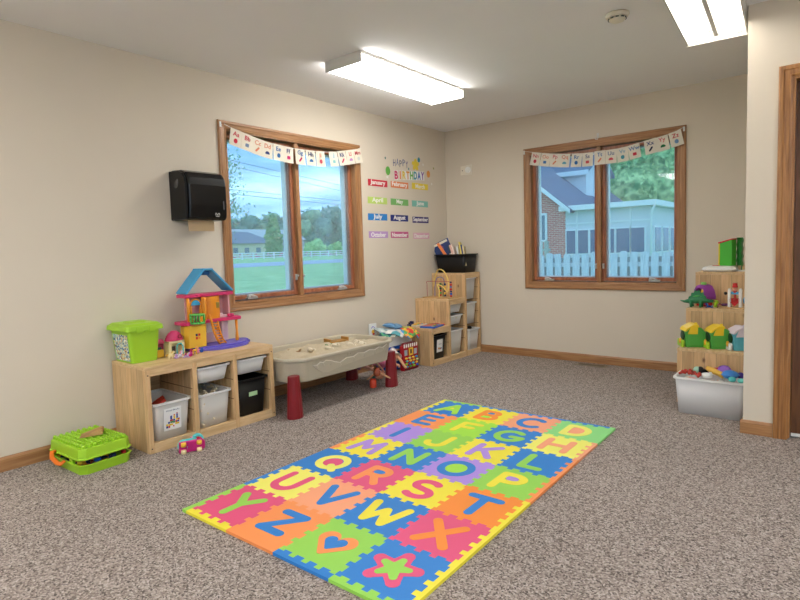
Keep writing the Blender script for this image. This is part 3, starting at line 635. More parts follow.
def star_f(s, rr):
    ang = [PI / 2 + k * 2 * PI / 5 for k in range(5)]
    return lambda x, y: min(seg_d(x, y, (0, 0), (s * math.cos(a), s * math.sin(a))) - (rr * (1.15 - 0.6 * min(1, math.hypot(x, y) / s))) for a in ang)
TM = Matrix.Identity(4)
NM = dict(blue='blue', yellow='yellow', orange='orange', green='green', lime='green', purple='purple', pink='pink', mint='light green', pale='pale yellow', peach='peach', deep='orange')
for j, row in enumerate(tiles):
    for i, (bg, ch, fg, ctr) in enumerate(row):
        poly = edge(i, j + 1, i + 1, j + 1) + rev_edge(i + 1, j + 1, i + 1, j) + rev_edge(i + 1, j, i, j) + edge(i, j, i, j + 1)
        tl = MB().prism([(p.x, p.y) for p in poly], 0, MT).build('foam_tile', foam(bg), mat)
        tl['label'] = '%s foam tile with %s %s' % (NM[bg], NM[fg], ('letter ' + ch) if len(ch) == 1 else ch)
        cx, cy, s = (i + 0.5) * TS, -(j + 0.5) * TS, TS * 0.73
        X = lambda p, cx=cx, cy=cy, s=s: (cx + p[0] * s, cy + p[1] * s, p[2])
        mb = MB()
        if ch == 'heart':
            sdf_shape(mb, heart_f(1.05), -.6, -.6, .6, .6, 40, MT - 0.001, MT + 0.0009, X); mb.build('heart_inlay', foam(fg), tl)
            mb = MB(); sdf_shape(mb, heart_f(0.6), -.5, -.5, .5, .5, 36, MT - 0.001, MT + 0.0016, X); mb.build('inner_heart', foam('blue'), tl)
        elif ch == 'star':
            sdf_shape(mb, star_f(0.40, 0.225), -.65, -.65, .65, .65, 44, MT - 0.001, MT + 0.0009, X); mb.build('star_inlay', foam(fg), tl)
            mb = MB(); sdf_shape(mb, star_f(0.26, 0.125), -.5, -.5, .5, .5, 36, MT - 0.001, MT + 0.0016, X); mb.build('inner_star', foam('green'), tl)
        else:
            sdf_shape(mb, strokes_f(ST[ch], 0.096), -.52, -.52, .52, .52, 40, MT - 0.001, MT + 0.0012, X); mb.build('letter_inlay', foam(fg), tl)
            for c, px, py, rx, ry in ctr:
                mb = MB(); sdf_shape(mb, lambda x, y: max(math.hypot((x - px) / rx, (y - py) / ry) - 1, 0.03 - 0) if False else math.hypot((x - px) / rx, (y - py) / ry) - 1, px - rx * 1.2, py - ry * 1.2, px + rx * 1.2, py + ry * 1.2, 16, MT - 0.001, MT + 0.0006, X)
                mb.build('letter_center', foam(c), tl)
V2 = lambda x, y: Vector((x, y))
for j, c in enumerate(['yellow', 'orange', 'yellow', 'orange', 'blue', 'blue', 'green']):
    e = edge(0, j, 0, j + 1) + [V2(0, -(j + 1) * TS)]
    y0 = BW if j == 0 else -j * TS; y1 = -7 * TS - BW if j == 6 else -(j + 1) * TS
    if j == 0: e = [V2(0, BW)] + e
    if j == 6: e = e + [V2(0, -7 * TS - BW)]
    MB().prism([(p.x, p.y) for p in e + [V2(-BW, y1), V2(-BW, y0)]], 0, MT).build('border_strip', foam(c), mat)
for j, c in enumerate(['mint', 'peach', 'orange', 'orange', 'yellow', 'yellow', 'yellow']):
    e = edge(4, j, 4, j + 1) + [V2(4 * TS, -(j + 1) * TS)]
    y0 = BW if j == 0 else -j * TS; y1 = -7 * TS - BW if j == 6 else -(j + 1) * TS
    if j == 0: e = [V2(4 * TS, BW)] + e
    if j == 6: e = e + [V2(4 * TS, -7 * TS - BW)]
    MB().prism([(p.x, p.y) for p in e + [V2(4 * TS + BW, y1), V2(4 * TS + BW, y0)]], 0, MT).build('border_strip', foam(c), mat)
for i, c in enumerate(['lime', 'blue', 'blue', 'blue']):
    e = edge(i, 0, i + 1, 0) + [V2((i + 1) * TS, 0)]
    MB().prism([(p.x, p.y) for p in e + [V2((i + 1) * TS, BW), V2(i * TS, BW)]], 0, MT).build('border_strip', foam(c), mat)
for i, c in enumerate(['yellow', 'orange', 'blue', 'green']):
    e = edge(i, 7, i + 1, 7) + [V2((i + 1) * TS, -7 * TS)]
    MB().prism([(p.x, p.y) for p in e + [V2((i + 1) * TS, -7 * TS - BW), V2(i * TS, -7 * TS - BW)]], 0, MT).build('border_strip', foam(c), mat)
# ------------------------------------------------------------------ pine storage units
PINEX = wood('pine_x', (222, 190, 144), (204, 168, 120), 0, 5, 10, 0.5)
PINEY = wood('pine_y', (222, 190, 144), (204, 168, 120), 1, 5, 10, 0.5, 0.075, 0, True)
PINEZ = wood('pine_z', (218, 182, 134), (200, 162, 114), 2, 5, 9, 0.5, 0.072, 1, True)
PINEZX = wood('pine_zx', (222, 188, 138), (190, 150, 100), 2, 5, 9, 0.5, 0.09, 0, True)
DARKW = wood('pine_inner', (206, 168, 118), (176, 134, 86), 0, 5, 9, 0.6)
P0 = plastic('groove_brown', (128, 92, 58), 0.7)
def trofast(label, loc, rz, cols, D=0.44, step_riser=False):
    """cols: list of (x0, x1, height); open front faces local -y"""
    t = thing('storage_unit', label, 'storage shelf', loc, rz)
    T = 0.03
    x0, x1 = cols[0][0], cols[-1][1]
    prev = None
    hs = [c[2] for c in cols]
    # uprights
    bounds = [(cols[0][0], hs[0])]
    for i in range(1, len(cols)): bounds.append((cols[i][0], max(hs[i - 1], hs[i])))
    bounds.append((cols[-1][1], hs[-1]))
    for k, (x, h) in enumerate(bounds):
        if k == 0: xa = x
        elif k == len(bounds) - 1: xa = x - T
        else: xa = x - T / 2
        nm = 'side_panel' if k in (0, len(bounds) - 1) else 'divider'
        top = h if (k in (0, len(bounds) - 1) and False) else h
        hh = h - 0.0005
        if 0 < k < len(bounds) - 1 and abs(hs[k - 1] - hs[k]) < 0.01: hh = h - 0.021
        elif k in (0, len(bounds) - 1): hh = h - 0.021
        else:
            hh = h - 0.021
        MB().box(xa, 0.0005, 0.0, xa + T, D, hh).build(nm, PINEZ, t, 0.0015)
    for i, (a, b, h) in enumerate(cols):
        xa = a if (i == 0 or hs[i - 1] < h) else (a - T / 2 if hs[i - 1] == h else a + T / 2 + 0.0005)
        xb = b if (i == len(cols) - 1 or hs[i + 1] < h) else (b - T / 2 - 0.0005 if hs[i + 1] > h else b + T / 2)
        if i > 0 and hs[i - 1] < h: xa = a - T / 2
        if i < len(cols) - 1 and hs[i + 1] < h: xb = b + T / 2
        if i > 0 and hs[i - 1] == h: xa = a
        if i < len(cols) - 1 and hs[i + 1] == h: xb = b
        MB().box(xa, 0, h - 0.02, xb, D, h).build('top_board', PINEX, t, 0.0015)
        ia = a + (T if i == 0 else T / 2) + 0.0005; ib = b - (T if i == len(cols) - 1 else T / 2) - 0.0005
        MB().box(ia, 0.0, h - 0.058, ib, 0.02, h - 0.0205).build('top_rail', PINEX, t, 0.001)
        MB().box(ia, 0.0, 0.0, ib, 0.022, 0.058).build('bottom_rail', PINEX, t, 0.001)
        MB().box(ia, 0.0225, 0.035, ib, D - 0.012, 0.052).build('bottom_shelf', PINEX, t)
        MB().box(ia, D - 0.011, 0.035, ib, D - 0.001, h - 0.0205).build('back_panel', DARKW, t)
        z = 0.20
        while z < h - 0.07:
            for q, w_ in ((ia, 0.0025), (ib - 0.0025, 0.0025)):
                MB().box(q, 0.012, z, q + w_, D - 0.03, z + 0.005).build('bin_groove', P0, t)
            z += 0.135
    # little screw caps on the front edges
    for (x, h) in ((x0 + 0.015, hs[0]), (x1 - 0.015, hs[-1])):
        for z in (0.03, h - 0.05): MB().lathe([(0.004, 0), (0.004, 0.0012)], M=Matrix.Translation((x, 0.0004, z)) @ Matrix.Rotation(PI / 2, 4, 'X'), seg=10).build('screw_cap', BLACK, t)
    return t
FROST = seethrough('frosted_plastic', (248, 246, 240), 0.78)
FROST2 = seethrough('frosted_plastic_rim', (244, 244, 242), 0.97)
def bin_mesh(w, d, h, m, mr, name, label, cat, loc, rz, group=None, taper=0.03):
    t = thing(name, label, cat, loc, rz, group)
    def rr(hw, hd, z, r=0.03, n=4):
        pts = []
        for cx, cy, a0 in ((hw - r, hd - r, 0), (-hw + r, hd - r, 90), (-hw + r, -hd + r, 180), (hw - r, -hd + r, 270)):
            for k in range(n + 1):
                a = math.radians(a0 + 90 * k / n); pts.append((cx + r * math.cos(a), cy + r * math.sin(a), z))
        return pts
    W, Dd = w / 2, d / 2; th = 0.003
    rings = [rr(W - taper, Dd - taper, 0.0, 0.028), rr(W - 0.012, Dd - 0.012, h - 0.012), rr(W - 0.012 - th, Dd - 0.012 - th, h - 0.012), rr(W - taper - th, Dd - taper - th, th, 0.026)]
    n = len(rings[0]); vs = sum(rings, [])
    fs = [list(range(n))[::-1]] + [(i * n + k, i * n + (k + 1) % n, (i + 1) * n + (k + 1) % n, (i + 1) * n + k) for i in (0, 2) for k in range(n)] + [(n + k, n + (k + 1) % n, 2 * n + (k + 1) % n, 2 * n + k) for k in range(n)] + [[3 * n + k for k in range(n)]]
    MB().add(vs, fs, True).build('tub', m, t, fix=False)
    r2 = [rr(W - 0.013, Dd - 0.013, h - 0.013), rr(W, Dd, h - 0.012), rr(W, Dd, h), rr(W - 0.016, Dd - 0.016, h), ]
    vs = sum(r2, []); fs = [(i * n + k, i * n + (k + 1) % n, ((i + 1) % 4) * n + (k + 1) % n, ((i + 1) % 4) * n + k) for i in range(4) for k in range(n)]
    MB().add(vs, fs).build('rim', mr, t)
    return t
# low three-column unit under the dollhouse
UL = (0.460, -3.890, 0.0005); HL = 0.528
trofast('low three-column pine storage unit carrying the dollhouse and green tub', UL, 90, [(0, 0.32, HL), (0.32, 0.62, HL), (0.62, 0.94, HL)])
def inL(px, dy, z): return (UL[0] - dy, UL[1] + px, z)      # point inside the low unit: along, depth from the front, height
bin_mesh(0.268, 0.40, 0.235, FROST, FROST2, 'storage_bin', 'clear white bin with a wooden-block picture card, in the left column of the low unit', 'bin', inL(0.170, 0.212, 0.0535), 90)
bin_mesh(0.262, 0.40, 0.225, FROST, FROST2, 'storage_bin', 'clear white bin full of pale pieces, low in the middle of the low unit', 'bin', inL(0.470, 0.212, 0.0535), 90)
bin_mesh(0.262, 0.40, 0.105, FROST2, FROST2, 'storage_bin', 'shallow white bin in the middle column of the low unit, above the full bin', 'bin', inL(0.470, 0.212, 0.352), 90)
bin_mesh(0.268, 0.40, 0.105, FROST2, FROST2, 'storage_bin', 'shallow white bin in the right column of the low unit, above the black bin', 'bin', inL(0.772, 0.212, 0.352), 90)
bb = bin_mesh(0.268, 0.40, 0.26, BLACK, BLACK, 'storage_bin', 'black bin with a pale green tag, in the right column of the low unit', 'bin', inL(0.772, 0.212, 0.0535), 90)
MB().box(-0.04, -0.1935, 0.135, 0.03, -0.1915, 0.165, rot('X', 3, (0, -0.19, 0.15))).build('tag', plastic('mint_tag', (168, 206, 158), 0.7), bb)
# picture card on the first bin (stuck to it, so a part)
c1 = [o for o in bpy.data.objects if o.get('label', '').startswith('clear white bin with a wooden-block')][0]
cd = MB().box(-0.062, -0.1905, 0.055, 0.052, -0.189, 0.195, rot('X', 4.5, (0, -0.19, 0.12))).build('picture_card', plastic('card_white', (238, 238, 236), 0.6), c1)
cd['label'] = 'white card showing coloured building blocks'
def quad_pic(parent, items, M):
    for (x0, z0, x1, z1, c) in items:
        MB().box(x0, -0.0008, z0, x1, 0, z1, M).build('printed_block', plastic('print_%d_%d_%d' % c, c, 0.6), parent)
RD, BL, YL, GN = (200, 40, 44), (34, 70, 150), (236, 200, 40), (60, 150, 70)
blocks = [(-0.045, 0.07, -0.033, 0.083, BL), (-0.045, 0.084, -0.033, 0.096, YL), (-0.033, 0.097, -0.021, 0.109, BL), (-0.030, 0.083, 0.0, 0.094, YL), (-0.02, 0.11, 0.0, 0.12, RD), (-0.018, 0.121, -0.006, 0.145, BL), (-0.031, 0.07, -0.02, 0.082, RD),
 (0.001, 0.095, 0.012, 0.107, GN), (0.001, 0.108, 0.013, 0.12, BL), (0.003, 0.121, 0.014, 0.142, YL), (0.014, 0.083, 0.04, 0.094, YL), (0.015, 0.095, 0.026, 0.108, RD), (0.02, 0.109, 0.034, 0.12, YL), (0.022, 0.121, 0.032, 0.15, BL), (0.027, 0.096, 0.04, 0.107, BL), (0.034, 0.108, 0.043, 0.12, RD), (-0.018, 0.098, 0.0, 0.109, GN), (0.0, 0.072, 0.008, 0.08, RD), (0.023, 0.151, 0.031, 0.158, RD), (0.004, 0.143, 0.013, 0.15, RD)]
quad_pic(cd, blocks, rot('X', 4.5, (0, -0.19, 0.12)) @ Matrix.Translation((-0.003, -0.1906, 0)))
text_obj('lettering', 'Wood Blocks', 0.014, plastic('faint_print', (120, 130, 150), 0.7), cd, rot('X', 4.5, (0, -0.19, 0.12)) @ Matrix.Translation((-0.005, -0.1912, 0.18)) @ MBK, width=0.088)
# blocks in the first bin
BCOL = dict(red=(190, 58, 40), natural=(206, 160, 104), blue=(50, 84, 150), green=(70, 130, 80), yellow=(222, 180, 70))
def block(label, loc, dims, rx, ry, rz, c, group):
    M = Matrix.Rotation(math.radians(rz), 4, 'Z') @ Matrix.Rotation(math.radians(ry), 4, 'Y') @ Matrix.Rotation(math.radians(rx), 4, 'X')
    o = MB().box(-dims[0] / 2, -dims[1] / 2, -dims[2] / 2, dims[0] / 2, dims[1] / 2, dims[2] / 2, M).build('toy_block', wood('block_' + c, tuple(min(255, int(v * 1.05)) for v in BCOL[c]), tuple(int(v * 0.88) for v in BCOL[c]), 0, 12, 6, 0.5), None, 0.002)
    return tag(o, label, 'block', group, loc=loc)
gb = 'wooden blocks in the left bin of the low unit'
x_, y_, z_ = inL(0.17, 0.212, 0.0)
block('red-orange flat wooden block tilted on top in the left bin of the low unit', (x_ + 0.06, y_ - 0.03, 0.262), (0.10, 0.065, 0.02), 12, -32, 65, 'red', gb)
for i, (dx, dy, dz, c) in enumerate([(-0.1, 0.04, 0.21, 'natural'), (0.0, 0.06, 0.205, 'red'), (-0.06, -0.05, 0.205, 'blue'), (0.11, 0.05, 0.20, 'natural'), (0.12, -0.02, 0.16, 'red'), (0.12, 0.05, 0.13, 'yellow'), (0.125, -0.07, 0.11, 'red'), (-0.13, 0.06, 0.15, 'green')]):
    block('%s wooden block among those filling the left bin of the low unit' % c, (x_ + dx, y_ + dy, dz), (0.07, 0.045, 0.03), 10 * i, 7 * i - 20, 37 * i, c, gb)
fl = MB()
for i in range(26):
    fl.box(-0.02, -0.016, -0.01, 0.02, 0.016, 0.01, Matrix.Translation((x_ + random.uniform(-0.13, 0.14), y_ + random.uniform(-0.08, 0.08), random.uniform(0.085, 0.17))) @ Matrix.Rotation(random.uniform(0, 3), 4, random.choice('XYZ')))
tag(fl.build('wooden_block_pile', plastic('mixed_blocks', (212, 176, 140), 0.5)), 'jumble of small wooden blocks at the bottom of the left bin', 'blocks', kind='stuff')
# pale pieces in the second bin
x_, y_, z_ = inL(0.47, 0.212, 0.0)
fl = MB()
for i in range(170):
    M = Matrix.Translation((x_ + random.uniform(-0.165, 0.165), y_ + random.uniform(-0.098, 0.098), random.uniform(0.075, 0.27))) @ Matrix.Rotation(random.uniform(0, 3), 4, 'X') @ Matrix.Rotation(random.uniform(0, 3), 4, 'Z')
    fl.box(-0.026, -0.006, -0.006, 0.026, 0.006, 0.006, M)
fl.box(x_ - 0.15, y_ - 0.085, 0.062, x_ + 0.15, y_ + 0.085, 0.20)
tag(fl.build('plastic_pieces', plastic('cream_pieces', (226, 214, 186), 0.6, 0.12, 40)), 'heap of small cream plastic pieces filling the middle bin of the low unit', 'toy pieces', kind='stuff')
# ---- stepped unit in the corner
UC = (0.445, -0.968, 0.0005); CS = [(0, 0.325, 0.380), (0.325, 0.645, 0.650), (0.645, 0.945, 0.912)]
trofast('stepped pine storage unit in the far corner, three steps rising to the end wall', UC, 90, CS)
def inC(px, dy, z): return (UC[0] - dy, UC[1] + px, z)
bb = bin_mesh(0.262, 0.40, 0.245, BLACK, BLACK, 'storage_bin', 'black bin with a white picture card, in the lowest step of the corner unit', 'bin', inC(0.172, 0.212, 0.0535), 90)
pc = MB().box(-0.06, -0.189, 0.07, 0.04, -0.187, 0.20, rot('X', 4, (0, -0.19, 0.12))).build('picture_card', plastic('card_white', (238, 238, 236), 0.6), bb)
quad_pic(pc, [(-0.04, 0.1, -0.02, 0.118, (226, 160, 60)), (-0.015, 0.095, 0.005, 0.115, (200, 120, 60)), (0.008, 0.1, 0.025, 0.112, (90, 140, 190)), (-0.03, 0.15, 0.015, 0.154, (120, 130, 150))], rot('X', 4, (0, -0.19, 0.12)) @ Matrix.Translation((0, -0.19, 0)))
cl = [('shallow clear bin, top of three in the middle step of the corner unit', 0.485, 0.500, 0.10), ('shallow clear bin with a yellow dot, in the middle step of the corner unit', 0.485, 0.372, 0.10), ('deep clear bin at the bottom of the middle step of the corner unit', 0.485, 0.0535, 0.26),
      ('deep clear bin of pale toys, top bin in the tall column of the corner unit', 0.788, 0.62, 0.235), ('deep clear bin of yellowish toys, middle bin in the tall column of the corner unit', 0.788, 0.345, 0.235), ('clear bin at the bottom of the tall column of the corner unit, pulled slightly out', 0.788, 0.0535, 0.235)]
for i, (lb, px, z, h) in enumerate(cl):
    dy = 0.212 if i != 5 else 0.178
    w = 0.262 if i < 3 else 0.245
    b_ = bin_mesh(w, 0.40, h, FROST, FROST2, 'storage_bin', lb, 'bin', inC(px, dy, z), 90, 'clear bins in the corner unit')
    x_, y_, q = inC(px, dy, z)
    c = [(226, 222, 214), (214, 214, 214), (232, 222, 176), (206, 190, 186), (226, 208, 150), (200, 202, 196)][i]
    fl = MB()
    n_ = 12 if h < 0.15 else 42
    for k in range(n_):
        fl.ball((x_ + random.uniform(-0.13, 0.13), y_ + random.uniform(-0.062, 0.062), z + random.uniform(0.035, h * 0.8 - 0.01)), (random.uniform(0.015, 0.028), random.uniform(0.015, 0.026), random.uniform(0.012, 0.022)), 8, 5)
    tag(fl.build('toy_pieces', plastic('fill_%d' % i, c, 0.7, 0.2, 30)), 'small pale toys seen through the ' + lb.split(',')[0].split(' at the')[0] + [' on top', ' second down', ' at the bottom', ' high up', ' midway', ' by the carpet'][i] + ' of the corner unit', 'toy pieces', kind='stuff')
    if i == 1: MB().lathe([(0.012, 0), (0.012, 0.001)], M=Matrix.Translation((0.0, -0.1835, 0.075)) @ Matrix.Rotation(PI / 2, 4, 'X')).build('yellow_dot', plastic('dot_yellow', (230, 210, 60), 0.6), b_)
x_, y_, q = inC(0.788, 0.178, 0.0535)
tag(MB().tube([(x_ + 0.02, y_ - 0.06, 0.285), (x_ + 0.09, y_ - 0.04, 0.302), (x_ + 0.14, y_, 0.296), (x_ + 0.1, y_ + 0.05, 0.30)], [0.012, 0.018, 0.016, 0.01]).build('toy_strap', BLACK), 'black bundled strap on top of the lowest bin in the corner unit', 'strap')
# ---- stepped unit on the right, seen from its stepped side
UR = (2.716, -0.100, 0.0005)
trofast('stepped pine storage unit at the right, its planked risers facing the room', UR, -90, [(0, 0.335, 0.928), (0.335, 0.66, 0.668), (0.66, 0.945, 0.402)])
def inR(px, dy, z): return (UR[0] + dy, UR[1] - px, z)
gr = 'bins in the right stepped unit'
for i, (px, z) in enumerate([(0.80, 0.0535), (0.497, 0.0535), (0.17, 0.0535), (0.17, 0.34), (0.497, 0.34), (0.17, 0.62)]):
    w = [0.232, 0.262, 0.272, 0.272, 0.262, 0.272][i]
    bin_mesh(w, 0.40, 0.235, FROST, FROST2, 'storage_bin', ['clear white bin in the lowest step of the right unit, rim just showing', 'clear white bin low in the middle step of the right unit', 'clear white bin at the foot of the tall column of the right unit', 'clear white bin halfway up the tall column of the right unit', 'clear white bin under the middle step top of the right unit', 'clear white bin at the top of the tall column of the right unit'][i], 'bin', inR(px, 0.185 if i == 0 else 0.212, z + (0.08 if i == 0 else 0)), -90, gr)
wb = thing('puzzle_rack', 'low wooden box behind the white tray on top of the right unit', 'wooden box', (3.065, -0.21, 0.929))
MB().box(-0.1, -0.085, 0, 0.085, -0.073, 0.045).box(-0.1, 0.073, 0, 0.085, 0.085, 0.045).box(-0.1, -0.073, 0, -0.088, 0.073, 0.045).box(0.073, -0.073, 0, 0.085, 0.073, 0.045).box(-0.088, -0.073, 0, 0.073, 0.073, 0.008).build('box_body', PINEX, wb)
MB().box(-0.08, -0.06, 0.009, 0.0, 0.06, 0.04).build('puzzle_piece', plastic('puzzle_yellow', (226, 180, 50), 0.5), wb)
# ------------------------------------------------------------------ sand table
TUB = plastic('tub_beige', (188, 178, 156), 0.5, 0.03, 5, 0.05)
SAND = plastic('play_sand', (196, 182, 156), 0.95, 0.12, 60, 0.6, 0, 0.1)
BURG = plastic('burgundy_plastic', (132, 20, 30), 0.4)
sx0, sx1, sy0, sy1 = 0.03, 0.665, -2.935, -1.745
scx, scy = (sx0 + sx1) / 2, (sy0 + sy1) / 2; hw, hl = (sx1 - sx0) / 2, (sy1 - sy0) / 2
t = thing('sand_table', 'beige plastic sand table with mountain relief and burgundy legs under the window', 'sand table', (scx, scy, 0.0005))
def oct_ring(a, b, z, ch=0.10, n=3, r=0.5):
    pts = []
    cs = [(a, b - ch), (a - ch, b), (-a + ch, b), (-a, b - ch), (-a, -b + ch), (-a + ch, -b), (a - ch, -b), (a, -b + ch)]
    for i in range(8):
        p = Vector(cs[i - 1]); q = Vector(cs[i]); s = Vector(cs[(i + 1) % 8])
        u = (p - q).normalized() * 0.035; w = (s - q).normalized() * 0.035
        for k in range(n + 1):
            f = k / n; v = q + u * (1 - f) ** 2 + w * f ** 2
            pts.append((v.x, v.y, z))
    return pts
zs = [(0.0, 0.055, 0.235), (0.0, 0.035, 0.245), (0.0, 0.016, 0.395), (0.0, 0.0, 0.398), (0, 0.0, 0.417), (0, 0.006, 0.42), (0, 0.024, 0.42), (0, 0.03, 0.412), (0, 0.05, 0.28)]
rings = [oct_ring(hw - i, hl - i, z) for _, i, z in zs]; n = len(rings[0])
vs = sum(rings, []); fs = [list(range(n))[::-1]] + [(i * n + k, i * n + (k + 1) % n, (i + 1) * n + (k + 1) % n, (i + 1) * n + k) for i in range(len(rings) - 1) for k in range(n)] + [[(len(rings) - 1) * n + k for k in range(n)]]
tub = MB().add(vs, fs).build('tub', TUB, t, 0.003, fix=False)
# mountain relief on the long face
rid = [(-0.40, 0.355), (-0.36, 0.352), (-0.33, 0.368), (-0.30, 0.36), (-0.27, 0.372), (-0.22, 0.362), (-0.18, 0.345), (-0.12, 0.330), (-0.05, 0.355), (0.03, 0.352), (0.08, 0.372), (0.15, 0.362), (0.21, 0.376), (0.28, 0.366), (0.33, 0.38), (0.38, 0.37), (0.43, 0.392)]
def fx(z): return hw - 0.035 + (z - 0.245) * 0.019 / 0.15 + 0.003
low = [(0.43, 0.34), (0.33, 0.33), (0.2, 0.318), (0.08, 0.312), (-0.05, 0.30), (-0.14, 0.292), (-0.24, 0.275), (-0.30, 0.285), (-0.36, 0.32)]
pol = rid + low
MB().add([(fx(z) - 0.004, y, z) for y, z in pol] + [(fx(z) + 0.003, y, z) for y, z in pol], [list(range(len(pol)))[::-1], [k + len(pol) for k in range(len(pol))]] + [(k, (k + 1) % len(pol), (k + 1) % len(pol) + len(pol), k + len(pol)) for k in range(len(pol))]).build('mountain_relief', plastic('relief_beige', (198, 188, 166), 0.5), tub)
rd = MB()
rd.tube([(fx(z) + 0.003, y, z - 0.001) for y, z in rid], 0.005, 6)
for k in range(1, len(rid) - 1, 2):
    y, z = rid[k]; rd.tube([(fx(z) + 0.002, y, z), (fx(z) + 0.003, y + 0.012, z - 0.02), (fx(z) + 0.002, y - 0.004, z - 0.034)], 0.002, 5)
rd.build('ridge_line', plastic('relief_light', (232, 224, 206), 0.5), tub)
MB().sweep(-0.035, 0.372, -0.005, 0.392, [(0, 0), (0, 0.003), (0.004, 0.003), (0.004, 0)], lambda a, b, q: (fx(b) - 0.001 + q, a, b)).build('drain_mark', TUB, tub)
for px, py in ((0.615 - scx, -2.898 - scy), (0.60 - scx, -1.80 - scy), (0.12 - scx, -2.86 - scy), (0.12 - scx, -1.80 - scy)):
    mb = MB(); ns = 14; vs = []
    for z, r in ((0.0, 0.062), (0.01, 0.064), (0.15, 0.055), (0.30, 0.046), (0.305, 0.044)):
        for k in range(ns * 2):
            a = PI * k / ns; q = r * (1.0 if k % 2 == 0 else 0.965); vs.append((px + q * 0.82 * math.cos(a), py + q * math.sin(a), z))
    N_ = ns * 2
    mb.add(vs, [list(range(N_))[::-1], [4 * N_ + k for k in range(N_)]] + [(i * N_ + k, i * N_ + (k + 1) % N_, (i + 1) * N_ + (k + 1) % N_, (i + 1) * N_ + k) for i in range(4) for k in range(N_)])
    mb.build('leg', BURG, t, 0.0, fix=True)
# sand surface
g = MB(); nx, ny = 26, 54; vs = []
for i in range(nx + 1):
    for j in range(ny + 1):
        u, v = -1 + 2 * i / nx, -1 + 2 * j / ny
        x = u * (hw - 0.038); y = v * (hl - 0.038)
        over = max(0, abs(u) * (hw - 0.038) + abs(v) * (hl - 0.038) - (hw + hl - 0.038 * 2 - 0.092))
        if over > 0: x -= math.copysign(over / 2, x); y -= math.copysign(over / 2, y)
        e = min(1, (1 - abs(u)) * 4, (1 - abs(v)) * 7)
        z = 0.378 + 0.03 * mnoise.noise(Vector((x * 6, y * 6, 0.3))) * e + 0.024 * mnoise.noise(Vector((x * 18, y * 18, 2))) * e + 0.012 * e
        vs.append((scx + x, scy + y, z))
fs = [(i * (ny + 1) + j, (i + 1) * (ny + 1) + j, (i + 1) * (ny + 1) + j + 1, i * (ny + 1) + j + 1) for i in range(nx) for j in range(ny)]
g.add(vs, fs, True)
tag(g.build('sand', SAND, fix=False), 'lumpy pale play sand filling the sand table', 'sand', kind='stuff')
def shell_toy(name, label, c, loc, s, rz, cat='sand toy'):
    mb = MB().box(-s, -s * 0.5, 0, s, s * 0.5, s * 0.16).box(-s, -s * 0.5, s * 0.16, -s * 0.85, s * 0.5, s * 0.4).box(s * 0.85, -s * 0.5, s * 0.16, s, s * 0.5, s * 0.4)
    return tag(mb.build(name, plastic(name + str(c[0]), c, 0.5), None, 0.003), label, cat, loc=loc, rz=rz)
shell_toy('toy_tray', 'brown and green toy tray half sunk in the sand at the back of the table', (170, 122, 52), (0.20, -2.06, 0.392), 0.10, 80)
shell_toy('toy_tray', 'green shovel-shaped tray beside the brown tray in the sand', (70, 140, 70), (0.255, -2.20, 0.389), 0.035, 95)
shell_toy('sand_mold', 'flat tan mold lying in the sand near the left end of the table', (150, 118, 76), (0.22, -2.55, 0.389), 0.05, 30)
for i, (x, y, r) in enumerate([(0.30, -2.45, 0.03), (0.38, -2.33, 0.035), (0.30, -2.18, 0.03), (0.42, -2.12, 0.04), (0.46, -2.02, 0.03), (0.36, -1.98, 0.028)]):
    m_ = MB().ball((0, 0, 0), (r, r * 0.8, r * 0.5), 12, 7, rot('X', 20 * i - 40)); m_.tube([(r * 0.6, 0, 0), (r * 1.4, 0.01, 0.006), (r * 2.0, -0.005, 0)], [0.008, 0.006, 0.004])
    tag(m_.build('sand_shell', plastic('shell_cream', (222, 210, 186), 0.8)), 'sand-covered cream scoop toy lying in the sand table', 'sand toy', 'sand-covered scoops in the sand table', loc=(x, y, 0.396))
# ------------------------------------------------------------------ toys on the low unit
ZT = 0.5290
P_ = lambda n, c, r=0.4: plastic(n, c, r, 0.04)
LIME = P_('lime_plastic', (158, 206, 42)); ORG = P_('orange_plastic', (238, 150, 34)); HPINK = P_('hot_pink', (214, 52, 108)); LPINK = P_('light_pink', (232, 200, 206)); SKY = P_('sky_blue', (62, 160, 208))
PURP = P_('violet_plastic', (106, 96, 200)); YEL = P_('sun_yellow', (240, 190, 60)); GRN = P_('leaf_green', (86, 186, 84)); RED = P_('toy_red', (206, 34, 40)); BLU = P_('toy_blue', (36, 96, 196)); TEAL = P_('toy_teal', (90, 204, 204)); MAG = P_('magenta', (206, 40, 128))
NAVY = P_('navy_plastic', (22, 38, 92)); SKIN = P_('doll_skin', (234, 178, 150), 0.5); CREAM = P_('cream_plastic', (244, 226, 170))
# green lidded tub
t = thing('lidded_tub', 'lime green lidded tub with a patterned sticker, at the left of the low unit', 'tub', (0.155, -3.790, ZT))
def frust(w0, d0, w1, d1, z0, z1, r=0.02, n=3):
    def rr(hw, hd, z):
        pts = []
        for cx, cy, a0 in ((hw - r, hd - r, 0), (-hw + r, hd - r, 90), (-hw + r, -hd + r, 180), (hw - r, -hd + r, 270)):
            for k in range(n + 1):
                a = math.radians(a0 + 90 * k / n); pts.append((cx + r * math.cos(a), cy + r * math.sin(a), z))
        return pts
    a, b = rr(w0, d0, z0), rr(w1, d1, z1); N_ = len(a)
    return a + b, [list(range(N_))[::-1], list(range(N_, 2 * N_))] + [(k, (k + 1) % N_, (k + 1) % N_ + N_, k + N_) for k in range(N_)]
MB().add(*frust(0.115, 0.082, 0.128, 0.100, 0, 0.200)).build('tub_body', LIME, t, 0.003)
lid = MB().add(*frust(0.145, 0.122, 0.141, 0.118, 0.201, 0.232)).add(*frust(0.137, 0.114, 0.118, 0.096, 0.2325, 0.246)).add(*frust(0.06, 0.055, 0.052, 0.047, 0.2465, 0.253, 0.012)).build('lid', LIME, t, 0.004)
